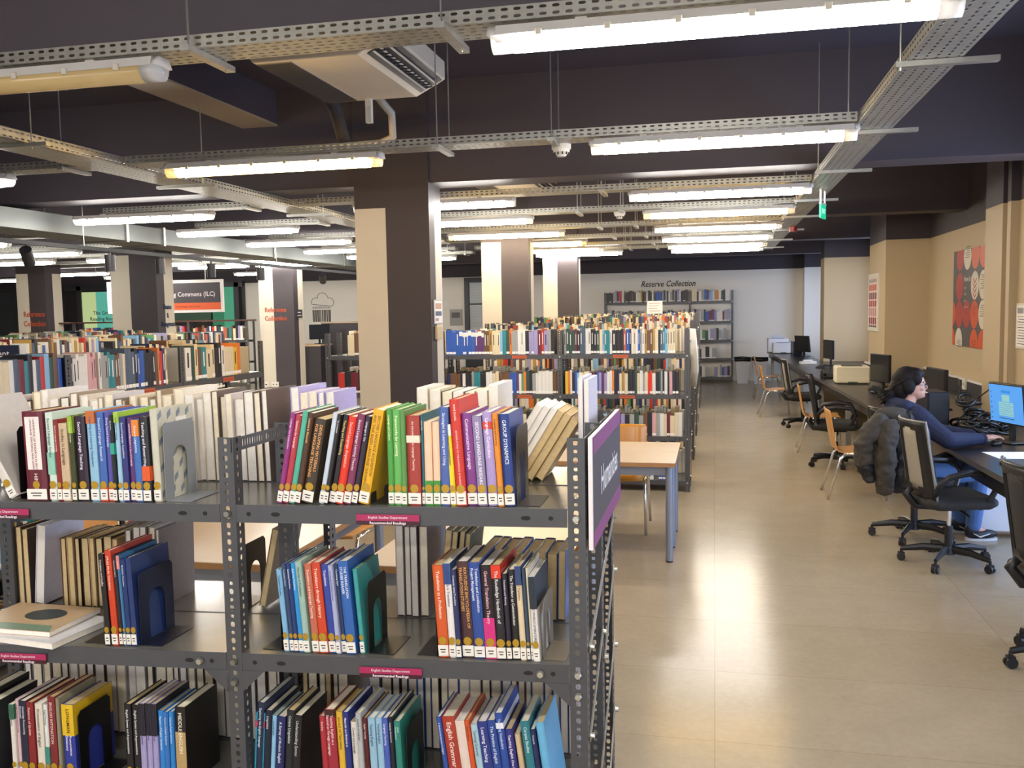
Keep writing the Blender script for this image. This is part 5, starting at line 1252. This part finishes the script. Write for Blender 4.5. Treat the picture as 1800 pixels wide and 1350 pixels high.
MB().prism([(-.09,0),(.09,0),(.09,.06),(-.09,.03)],-.09,.09,M_black,'x').build('body', r); MB().tube([(-.07,-.06,.06),(-.07,0,.085),(-.07,.07,.085)],[.024,.016,.024],M_mon,n=8).build('handset', r, smooth=True)
r = thing('telephone','white box telephone on the desk near the middle monitor','telephone',(1.66,17.4,DZ),.1); MB().rbox(-.14,.14,-.10,.10,0,.05,.01,M_prw).build('body', r); MB().rbox(-.08,.08,-.04,.06,.05,.08,.01,M_prw).build('handset', r)
# cable heap and loose leads
m = MB(); rg = random.Random(12); M_cab = mat('cable_black','1a191a',.32)
for i in range(64):
    cx, cy = 2.06+rg.gauss(0,.085), 7.92+rg.gauss(0,.11); cx = max(cx, 1.99); cy = max(cy, 7.83); z0 = .752+abs(rg.gauss(0,.11))*max(0,1-math.hypot(cx-2.06,cy-7.92)*2.6); R = rg.uniform(.04,.10); ph = rg.uniform(0,6); tx, ty = rg.uniform(-.6,.6), rg.uniform(-.6,.6)
    pts = [(cx+R*math.cos(a+ph), cy+R*math.sin(a+ph)*.9, max(.750, z0+R*(tx*math.cos(a+ph)+ty*math.sin(a+ph))+.004*a)) for a in [k*.5 for k in range(int(rg.uniform(10,22)))]]
    m.tube(pts, rg.choice((.009,.011,.013)), M_cab, n=7)
tag(m.build('cable_heap',smooth=True),'heap of tangled black cables on the desk beside the lit monitor','cables',None,'stuff')
for i,(p,lb) in enumerate((([(2.36,9.6,.76),(2.5,9.2,1.0),(2.57,8.7,.97),(2.5,8.3,.80),(2.4,8.2,.755)],'black cable looping up the wall behind the black computer tower'),([(2.2,12.3,.76),(2.6,12.0,.93),(2.78,11.5,.92),(2.6,10.6,.76)],'black cable along the trunking behind the person'),([(2.45,7.9,.93),(2.54,7.5,.98),(2.5,6.8,.955),(2.56,6.2,.96)],'black cables lying on the trunking at right'))):
    tag(MB().tube(p,.006,M_cab,n=6).build('cable',smooth=True),lb,'cable')
# papers on the desk and near the right edge
m = MB(); m.box(-.21,.21,-.149,.149,0,.002,M_paper); tag(m.build('paper',None,(2.08,6.86,DZ),(0,0,.12)),'white sheet of paper on the desk right of the mouse','paper')
m = MB(); m.box(-.105,.105,-.12,.12,0,.002,M_paper); tag(m.build('paper',None,(1.98,7.66,DZ),(0,0,.5)),'white paper under the cable heap behind the arm of the person','paper')
r = thing('laptop','dark closed laptop on the desk at the right edge','laptop',(2.02,6.42,DZ),.15); MB().rbox(-.17,.17,-.12,.12,0,.012,.005,M_black).build('base', r); MB().rbox(-.17,.17,-.12,.12,.013,.021,.005,mat('laptop_grey','5c5a58',.35,.4)).build('lid', r)
# waste bins
def bin_(loc, label):
    r = thing('waste_bin', label, 'bin', loc, 0, 'waste bins')
    m = MB(); m.add([(-.12,-.12,0),(.12,-.12,0),(.12,.12,0),(-.12,.12,0),(-.17,-.17,.60),(.17,-.17,.60),(.17,.17,.60),(-.17,.17,.60)],[(3,2,1,0),(0,1,5,4),(1,2,6,5),(2,3,7,6),(3,0,4,7)],mat('bin_white','c9cad2',.45)); m.build('body', r, solid=.004)
    b = MB(); rg = random.Random(int(loc[0]*100)); ring = [(-.18,-.18),(0,-.19),(.18,-.18),(.19,0),(.18,.18),(0,.19),(-.18,.18),(-.19,0)]
    vs = [(x,y,.50+rg.uniform(0,.05)) for x,y in ring]+[(x*1.02,y*1.02,.61+rg.uniform(-.005,.02)) for x,y in ring]+[(x*.8,y*.8,.60) for x,y in ring]
    b.add(vs,[(i,(i+1)%8,8+(i+1)%8,8+i) for i in range(8)]+[(8+i,8+(i+1)%8,16+(i+1)%8,16+i) for i in range(8)],M_black); b.build('bin_bag', r, smooth=True, solid=.003)
bin_((.64,22.2,0),'white waste bin with black bag beside the tall reserve bookcase'); bin_((1.03,22.1,0),'white waste bin with black bag at the end of the desk')
# white panel heater under the desk
r = thing('panel_heater','white panel heater under the desk behind the empty office chair','heater',(2.25,7.55,0)); MB().rbox(-.33,.30,-.06,.10,.05,.42,.012,M_prw).build('body', r); MB().box(-.30,-.24,-.03,.07,0,.05,M_prw).box(.22,.28,-.03,.07,0,.05,M_prw).build('foot', r)
# posters and notices on the right wall
r = thing('poster','large dark poster with red and white discs on the right wall','poster',(2.885,12.24,1.29))      # faces -X, runs towards the viewer
MB().box(-.004,.003,-2.1,0,0,1.14,mat('poster_dark','514d50',.5)).build('sheet', r)
m = MB(); cr, co, cw, cm_ = cmat('b5382f'), cmat('cf5526'), cmat('d8d0bc'), cmat('b03c38')
def half_disc(m, cy, cz, rr, mt, z0, z1, y0=-2.1, y1=0):
    pts = []
    for i in range(28):
        a = 2*PI*i/28; pts.append((-.0052, min(max(cy+rr*math.cos(a),y0),y1), min(max(cz+rr*math.sin(a),z0),z1)))
    m.add(pts,[tuple(range(28))],mt)
R_ = .163; cols = [-.30,-.63,-.96,-1.29,-1.62,-1.95]
for row,(cz,cs) in enumerate(((1.06,[cm_,cw,co,co,cr,cw]),(.71,[cm_,None,cw,cw,cr,co]),(.38,[cm_,cm_,co,cw,co,cr]),(.05,[cw,None,co,co,cw,cr]))):
    for cy, c in zip(cols, cs):
        if c is not None: half_disc(m, cy, cz, R_, c, 0.0, 1.14)
for cz in (.38,.05): half_disc(m, .03, cz, R_, co, 0, 1.14)
inkw, inkr = cmat('e4ded0'), cmat('8c2a22')
for (cy,cz,n,mt) in ((-.63,1.10,6,M_ink),(-1.29,.74,7,M_ink),(-1.29,.42,6,M_ink),(-.30,.03,4,M_ink),(-.30,.42,5,inkr),(-.63,.42,5,inkr),(-.96,.42,5,inkr),(-.96,.05,4,inkr)):
    for i in range(n): m.box(-.0060,-.0053,cy-.10,cy+.10-.04*(i%2),cz-.02*n/2+i*.024,cz-.02*n/2+i*.024+.006,mt)
for i in range(4):
    dz = .80-i*.055; m.add([(-.006,-.96-.075,dz),(-.006,-.96,dz-.05),(-.006,-.96+.075,dz),(-.006,-.96+.075,dz-.022),(-.006,-.96,dz-.072),(-.006,-.96-.075,dz-.022)],[(0,1,4,5),(1,2,3,4)],cr)
m.build('print', r)
m = MB(); m.text('How do I...',.085,inkw,frame((-.006,-.50,.79),(0,-1,0),Z),align='LEFT',bold=.01)
for i,tx in enumerate(('join','find','ask','borrow')): m.build('lettering', r); m = MB(); m.text(tx,.05,inkw,frame((-.006,-.52,.69-i*.075),(0,-1,0),Z),align='LEFT')
m.build('lettering', r)
r = thing('poster','narrow white framed poster with orange and red bands on the middle column','poster',(2.327,14.95,1.41))
MB().box(-.02,.002,-.86,0,0,.85,mat('frame_white','d8d2c4',.4)).build('frame', r)
m = MB(); m.box(-.0215,-.0195,-.78,-.08,.05,.80,mat('frame_paper','e2ccc0',.5))
for (z0,z1,c) in ((.72,.77,'9a928c'),(.60,.69,'c8583a'),(.47,.57,'7a3a38'),(.36,.45,'a83c34'),(.22,.34,'c89088'),(.10,.20,'8a3230'),(.055,.085,'3a3030')):
    for k in range(4): m.box(-.0225,-.0215,-.74+k*.17,-.62+k*.17,z0,z1,cmat(c))
m.build('sheet', r)
r = thing('notice','white framed printed notice on the wall at the right edge','notice',(2.637,9.06,1.39)); 
r.location = (2.572,8.96,1.39); r.location = (2.637,8.93,1.39)
MB().box(-.012,.002,-.52,0,0,.40,mat('frame_white','d8d2c4',.4)).build('frame', r)
m = MB(); m.box(-.0128,-.0118,-.50,-.02,.02,.38,M_paper); m.box(-.0134,-.0128,-.20,-.04,.31,.36,mat('notice_grey','8a8a8c',.5))
for i in range(11): m.box(-.0134,-.0128,-.46+.03*(i%3),-.05-.02*(i%2),.28-i*.024,.286-i*.024,M_ink if i%3 else mat('notice_grey','8a8a8c',.5))
m.build('sheet', r)
# ------------------------------------------------------------------ the seated person
M_skin = mat('skin','c99a84',.5,var=.06,scale=30); M_hair = mat('hair','120c0c',.62,var=.3,scale=60,bump=.35,spec=.25); M_hood = mat('hoodie_navy','1c2442',.82,var=.12,scale=40,bump=.25); M_jean = mat('denim','4f70a6',.8,var=.10,scale=120,bump=.2)
M_shoe = mat('shoe_dark','1b1c22',.5); M_sole = mat('shoe_sole','cfcfd2',.5); M_glas = mat('spectacle_frame','1a1618',.3)
PC = Vector((1.44,7.41,0)); PH = .22
PF = Vector((math.cos(PH), math.sin(PH), 0)); PR = Vector((math.sin(PH), -math.cos(PH), 0))
def Q(f, r, z): return PF*f + PR*r + Vector((0,0,z))
PHH = -.06
HF = Vector((math.cos(PHH), math.sin(PHH), 0)); HRt = Vector((math.sin(PHH), -math.cos(PHH), 0))
def K(f, r, z): return HF*f + HRt*r + Vector((0,0,z))      # head frame: the head is turned a little towards the aisle
HROT = Matrix(((HF.x,-HRt.x,0),(HF.y,-HRt.y,0),(0,0,1)))
def Wd(x, y, z): return Vector((x,y,z)) - PC
PROT = Matrix(((PF.x,-PR.x,0),(PF.y,-PR.y,0),(0,0,1)))
def limb(m, pts, rs, mt, n=12):
    # densify and cap with balls so that the parts fuse into one skin
    for i in range(len(pts)-1): m.tube([pts[i],pts[i].lerp(pts[i+1],.33),pts[i].lerp(pts[i+1],.66),pts[i+1]],[rs[i],rs[i]*.67+rs[i+1]*.33,rs[i]*.33+rs[i+1]*.67,rs[i+1]],mt,n=n)
    for p, r in zip(pts, rs): m.ell(p,(r,r,r),mt,n,8)
def fuse(o, vox, it=6):
    md = o.modifiers.new('fuse','REMESH'); md.mode = 'VOXEL'; md.voxel_size = vox; md.use_smooth_shade = True
    sm = o.modifiers.new('soften','SMOOTH'); sm.factor = .5; sm.iterations = it
    return o
person = thing('person','person in navy hoodie, jeans and glasses seated at the desk, hand on mouse','person',PC)
SHR, SHL = Q(.0,.175,.965), Q(.0,-.175,.965)
ELR, WRR = Wd(1.66,7.10,.805), Wd(1.945,7.285,.797)
ELL_, WRL = Wd(1.72,7.64,.80), Wd(1.92,7.52,.79)
b = MB()
# trunk, neck and head
for f,z,rf,rr,rz in ((-.04,.55,.12,.165,.10),(-.03,.68,.105,.15,.12),(-.015,.82,.105,.155,.12),(-.01,.93,.10,.165,.09)): b.ell(Q(f,0,z),(rf,rr,rz),M_skin,18,10,PROT)
limb(b,[Q(-.02,0,.98),Q(.0,0,1.05),Q(.02,0,1.10)],[.062,.052,.050],M_skin)
b.ell(K(.022,0,1.195),(.094,.073,.108),M_skin,24,16,HROT); b.ell(K(.065,0,1.135),(.056,.052,.060),M_skin,16,12,HROT); b.ell(K(.098,0,1.103),(.022,.026,.018),M_skin,12,8,HROT)
b.ell(K(.121,0,1.170),(.018,.012,.022),M_skin,12,8,HROT); b.ell(K(.112,0,1.192),(.012,.010,.026),M_skin,10,8,HROT)
b.ell(K(.112,0,1.128),(.011,.022,.007),M_skin,10,6,HROT); b.ell(K(.110,0,1.118),(.011,.020,.007),M_skin,10,6,HROT)
for s in (-1,1): b.ell(K(.012,s*.074,1.175),(.020,.008,.030),M_skin,10,8,HROT); b.ell(K(.085,s*.036,1.165),(.028,.022,.022),M_skin,10,8,HROT)
# arms, wrists
limb(b,[SHR,ELR,WRR],[.050,.040,.026],M_skin); limb(b,[SHL,ELL_,WRL],[.050,.040,.026],M_skin)
# right hand over the mouse: palm, four fingers, thumb
hd = (Wd(2.05,7.345,.79)-WRR); hd.z = 0; hd.normalize(); hs = Vector((0,0,1)).cross(hd)      # hs: towards the thumb side
pal = WRR+hd*.052+Vector((0,0,.004))
HR = Matrix(((hd.x,hs.x,0),(hd.y,hs.y,0),(0,0,1)))
b.ell(WRR+hd*.02,(.035,.027,.021),M_skin,12,8,HR); b.ell(pal,(.050,.041,.020),M_skin,14,10,HR); b.ell(pal+hd*.025,(.028,.039,.016),M_skin,12,8,HR)
for k,(o,l1,l2,l3) in enumerate(((.030,.036,.024,.018),(.010,.040,.027,.019),(-.011,.037,.025,.018),(-.030,.028,.019,.015))):
    p0 = pal+hd*.040+hs*o+Vector((0,0,.004)); sp = hd+hs*(.10*(1.2-k*.8)); sp.normalize()
    p1 = p0+sp*l1+Vector((0,0,.004-.002*k)); p2 = p1+sp*l2*.9+Vector((0,0,-l2*.42)); p3 = p2+sp*l3*.8+Vector((0,0,-l3*.62))
    limb(b,[p0,p1,p2,p3],[.0095,.0088,.0080,.0070],M_skin,8)
t0 = pal+hs*.030-hd*.020; limb(b,[t0,t0+hs*.024+hd*.026+Vector((0,0,-.006)),t0+hs*.028+hd*.052+Vector((0,0,-.012)),t0+hs*.022+hd*.070+Vector((0,0,-.016))],[.014,.011,.0095,.008],M_skin,8)
# left hand resting on the desk
h2 = (WRL-ELL_).normalized(); h2.z = 0; h2.normalize(); s2 = Vector((0,0,1)).cross(h2)*-1; pl = WRL+h2*.05
b.ell(pl,(.048,.048,.018),M_skin,12,8)
for k,o in enumerate((.030,.010,-.011,-.030)):
    p0 = pl+h2*.038+s2*o; limb(b,[p0,p0+h2*.036+Vector((0,0,.002)),p0+h2*.058+Vector((0,0,-.010)),p0+h2*.070+Vector((0,0,-.020))],[.0095,.009,.008,.007],M_skin,8)
limb(b,[pl+s2*.03-h2*.02,pl+s2*.055+h2*.01,pl+s2*.058+h2*.035],[.013,.011,.008],M_skin,8)
# legs
HPR, KNR, ANR = Q(.02,.092,.53), Q(.50,.115,.525), Q(.46,.12,.10)
HPL, KNL, ANL = Q(.02,-.092,.53), Q(.45,-.115,.525), Q(.47,-.12,.10)
for A_,B_,C_ in ((HPR,KNR,ANR),(HPL,KNL,ANL)): limb(b,[A_,B_,C_],[.075,.052,.036],M_skin); limb(b,[C_,C_+PF*.10+Vector((0,0,-.045))],[.034,.026],M_skin)
fuse(b.build('body', person), .0042, 3)
# eyes
for s in (-1,1):
    e = MB(); e.ell(K(.098,s*.032,1.188),(.011,.013,.009),mat('eye_white','e8e2dc',.3),10,8,HROT); e.ell(K(.107,s*.032,1.187),(.003,.006,.006),mat('iris','2a1a14',.2),10,8,HROT); e.build('eye', person, smooth=True)
    MB().tube([K(.103,s*.018,1.208),K(.104,s*.034,1.212),K(.096,s*.050,1.207)],.0035,M_hair,n=6).build('eyebrow', person, smooth=True)
MB().ell(K(.120,0,1.123),(.006,.019,.006),mat('lips','a86a60',.5),12,6,HROT).build('mouth', person, smooth=True)
# glasses
g = MB()
for s in (-1,1):
    ring = [K(.121+.003*math.cos(a), s*.033+.022*math.cos(a), 1.184+.018*math.sin(a)) for a in [2*PI*i/16 for i in range(17)]]
    g.tube(ring,.0024,M_glas,n=6); g.tube([K(.120,s*.055,1.190),K(.07,s*.076,1.192),K(.005,s*.082,1.190)],.0024,M_glas,n=6)
g.tube([K(.122,-.011,1.188),K(.128,0,1.191),K(.122,.011,1.188)],.0024,M_glas,n=6); g.build('glasses', person, smooth=True)
# hair gathered into a low loose tail
h = MB(); h.ell(K(-.014,0,1.216),(.108,.090,.114),M_hair,24,16,HROT); h.ell(K(.030,0,1.268),(.082,.080,.054),M_hair,20,12,HROT); h.ell(K(-.062,0,1.155),(.078,.082,.098),M_hair,18,12,HROT); h.ell(K(-.122,0,1.115),(.062,.064,.056),M_hair,16,10,HROT); h.ell(K(-.150,.01,1.075),(.042,.045,.050),M_hair,14,10,HROT)
for s in (-1,1): h.ell(K(.046,s*.064,1.236),(.046,.024,.050),M_hair,12,8,HROT); h.ell(K(-.008,s*.070,1.178),(.050,.026,.062),M_hair,14,10,HROT)
fuse(h.build('hair', person), .0055, 3)
w = MB(); rg = random.Random(8)
for i in range(40):
    p = K(-.13+rg.uniform(-.03,.03), rg.uniform(-.055,.055), 1.11+rg.uniform(-.045,.045)); q = p+K(-.045-rg.uniform(0,.025), rg.uniform(-.03,.03), rg.uniform(-.06,.015))
    w.tube([p,(p+q)/2+Vector((0,0,.012)),q],[.006,.005,.002],M_hair,n=5)
for i in range(14):
    a = -1.3+2.6*i/13; w.tube([K(.085*math.cos(a*.5),.078*math.sin(a),1.300-.045*abs(a)),K(-.02,.094*math.sin(a),1.322-.085*abs(math.sin(a))),K(-.105,.075*math.sin(a),1.235-.04*abs(a)),K(-.135,.04*math.sin(a),1.140)],[.003,.005,.005,.003],M_hair,n=5)
w.build('hair_strands', person, smooth=True)
# hoodie: trunk, sleeves and the hood lying on the back
c = MB()
for f,z,rf,rr,rz in ((-.04,.56,.150,.195,.09),(-.035,.68,.140,.185,.13),(-.02,.82,.135,.190,.13),(-.015,.935,.125,.190,.085)): c.ell(Q(f,0,z),(rf,rr,rz),M_hood,20,12,PROT)
limb(c,[SHR+Vector((0,0,-.005)),SHR.lerp(ELR,.5)+Vector((0,0,-.01)),ELR,ELR.lerp(WRR,.55),WRR-hd*.02],[.083,.074,.062,.052,.043],M_hood); limb(c,[SHL,SHL.lerp(ELL_,.5),ELL_,WRL],[.083,.074,.062,.043],M_hood)
limb(c,[Q(.03,.10,1.005),Q(-.07,.115,1.035),Q(-.115,0,1.045),Q(-.07,-.115,1.035),Q(.03,-.10,1.005)],[.040,.052,.056,.052,.040],M_hood)
c.ell(Q(-.12,0,.985),(.065,.135,.075),M_hood,16,10,PROT)
fuse(c.build('hoodie', person), .0065, 5)
MB().tube([WRR-hd*.035+Vector((0,0,.0)),WRR-hd*.008],.0445,mat('cuff_navy','161c36',.85,bump=.4,scale=300),n=16).build('cuff', person, smooth=True)
# jeans
j = MB(); j.ell(Q(-.03,0,.53),(.145,.180,.085),M_jean,18,10,PROT)
for A_,B_,C_ in ((HPR,KNR,ANR),(HPL,KNL,ANL)): limb(j,[A_,A_.lerp(B_,.5),B_,B_.lerp(C_,.45),C_+Vector((0,0,.02))],[.093,.088,.072,.064,.055],M_jean)
fuse(j.build('jeans', person), .007, 4)
# ringed print on the near thigh of the jeans
k = MB(); mid = HPR.lerp(KNR,.74); ax = (KNR-HPR).normalized(); nrm = (PR*.62+Vector((0,0,.78))).normalized(); up = nrm.cross(ax).normalized()
M_pr1 = mat('print_white','d4d8de',.8); M_pr2 = mat('print_slate','5c6a82',.8)
for (off,r0,nr) in ((.035,.058,8),(-.075,.034,5)):
    for q in range(nr):
        rr = r0*(1-q/nr); pts = []
        for i in range(24):
            a = 2*PI*i/24; u = off+rr*1.15*math.cos(a); v = rr*math.sin(a); R0 = .0850+.0007*q
            ang = v/R0; pts.append(mid+ax*u+(nrm*math.cos(ang)+up*math.sin(ang))*R0)
        k.add(pts,[tuple(range(24))],M_pr1 if q % 2 == 0 else M_pr2)
k.build('printed_patch', person)
for C_ in (ANR, ANL):
    s = MB(); s.ell(C_+PF*.06+Vector((0,0,-.050)),(.125,.045,.038),M_shoe,18,10,PROT); s.ell(C_+PF*(-.01)+Vector((0,0,-.02)),(.058,.042,.055),M_shoe,14,10,PROT)
    sh = s.build('shoe', person, smooth=True)
    MB().prism([(p.x,p.y) for p in [C_+PF*(.06+.125*math.cos(a))+PR*(.045*math.sin(a)) for a in [2*PI*i/20 for i in range(20)]]],.002,.022,M_sole).build('sole', sh)
    MB().tube([C_+PF*-.02+PR*.046+Vector((0,0,-.035)),C_+PF*.03+PR*.048+Vector((0,0,-.062)),C_+PF*.11+PR*.040+Vector((0,0,-.040))],[.003,.007,.003],M_sole,n=6).build('stripe', sh, smooth=True)
# jacket hanging on the back of that chair
M_jk = mat('jacket_charcoal','403b35',.8,var=.22,scale=14,bump=.6); M_jk2 = mat('jacket_black','1c1c22',.55,var=.2,scale=10,bump=.5); M_jk3 = mat('jacket_lining','1b2136',.6,bump=.4)
JB = Vector((1.28,7.14,0))
jr = thing('jacket','dark grey padded jacket hanging over the back of the chair with the person','jacket',JB)
_ct = bpy.data.textures.new('folds','CLOUDS'); _ct.noise_scale = .075; _ct.noise_depth = 2
def crumple(o, k):
    md = o.modifiers.new('sub','SUBSURF'); md.levels = 2; md.render_levels = 2
    md = o.modifiers.new('folds','DISPLACE'); md.texture = _ct; md.strength = k; md.mid_level = .5; md.texture_coords = 'GLOBAL'
    return o
def puffy(pts, rs, name, mt, flat=None, n=14, k=.05, par=None):
    pts = [Vector(p)-JB for p in pts]; P2, R2 = [], []
    for i in range(len(pts)-1):
        for q in range(3):
            t = q/3; P2.append(pts[i].lerp(pts[i+1],t)); R2.append((rs[i]*(1-t)+rs[i+1]*t)*(1.05 if q else .90))
    P2.append(pts[-1]); R2.append(rs[-1])
    return crumple(MB().tube(P2,R2,mt,n=n,flat=flat).build(name, par or jr, smooth=True), k)
puffy([(1.16,7.14,.985),(1.25,7.12,1.00),(1.36,7.14,.985),(1.43,7.18,.93)],[.03,.055,.055,.03],'collar',M_jk,(1,1),12,.02)
puffy([(1.32,7.16,.99),(1.33,7.15,.90),(1.335,7.15,.78),(1.335,7.15,.64),(1.33,7.15,.50),(1.325,7.15,.40)],[.06,.105,.125,.128,.125,.10],'torso',M_jk2,(.62,1),16,.05)
puffy([(1.24,7.10,.985),(1.15,7.08,.90),(1.085,7.06,.80),(1.060,7.05,.71),(1.085,7.05,.62)],[.055,.080,.078,.074,.060],'sleeve',M_jk,None,14,.05)
puffy([(1.085,7.05,.63),(1.105,7.05,.55),(1.125,7.05,.49)],[.055,.058,.045],'cuff',M_jk2,None,12,.05)
puffy([(1.25,7.06,.965),(1.235,7.045,.86),(1.225,7.04,.74),(1.22,7.04,.62),(1.215,7.04,.50),(1.215,7.04,.41)],[.055,.075,.076,.074,.072,.058],'sleeve',M_jk,None,14,.05)
puffy([(1.395,7.10,.95),(1.405,7.08,.80),(1.40,7.08,.62),(1.39,7.08,.44)],[.025,.035,.038,.028],'lining',M_jk3,(1,1.3),10,.02)
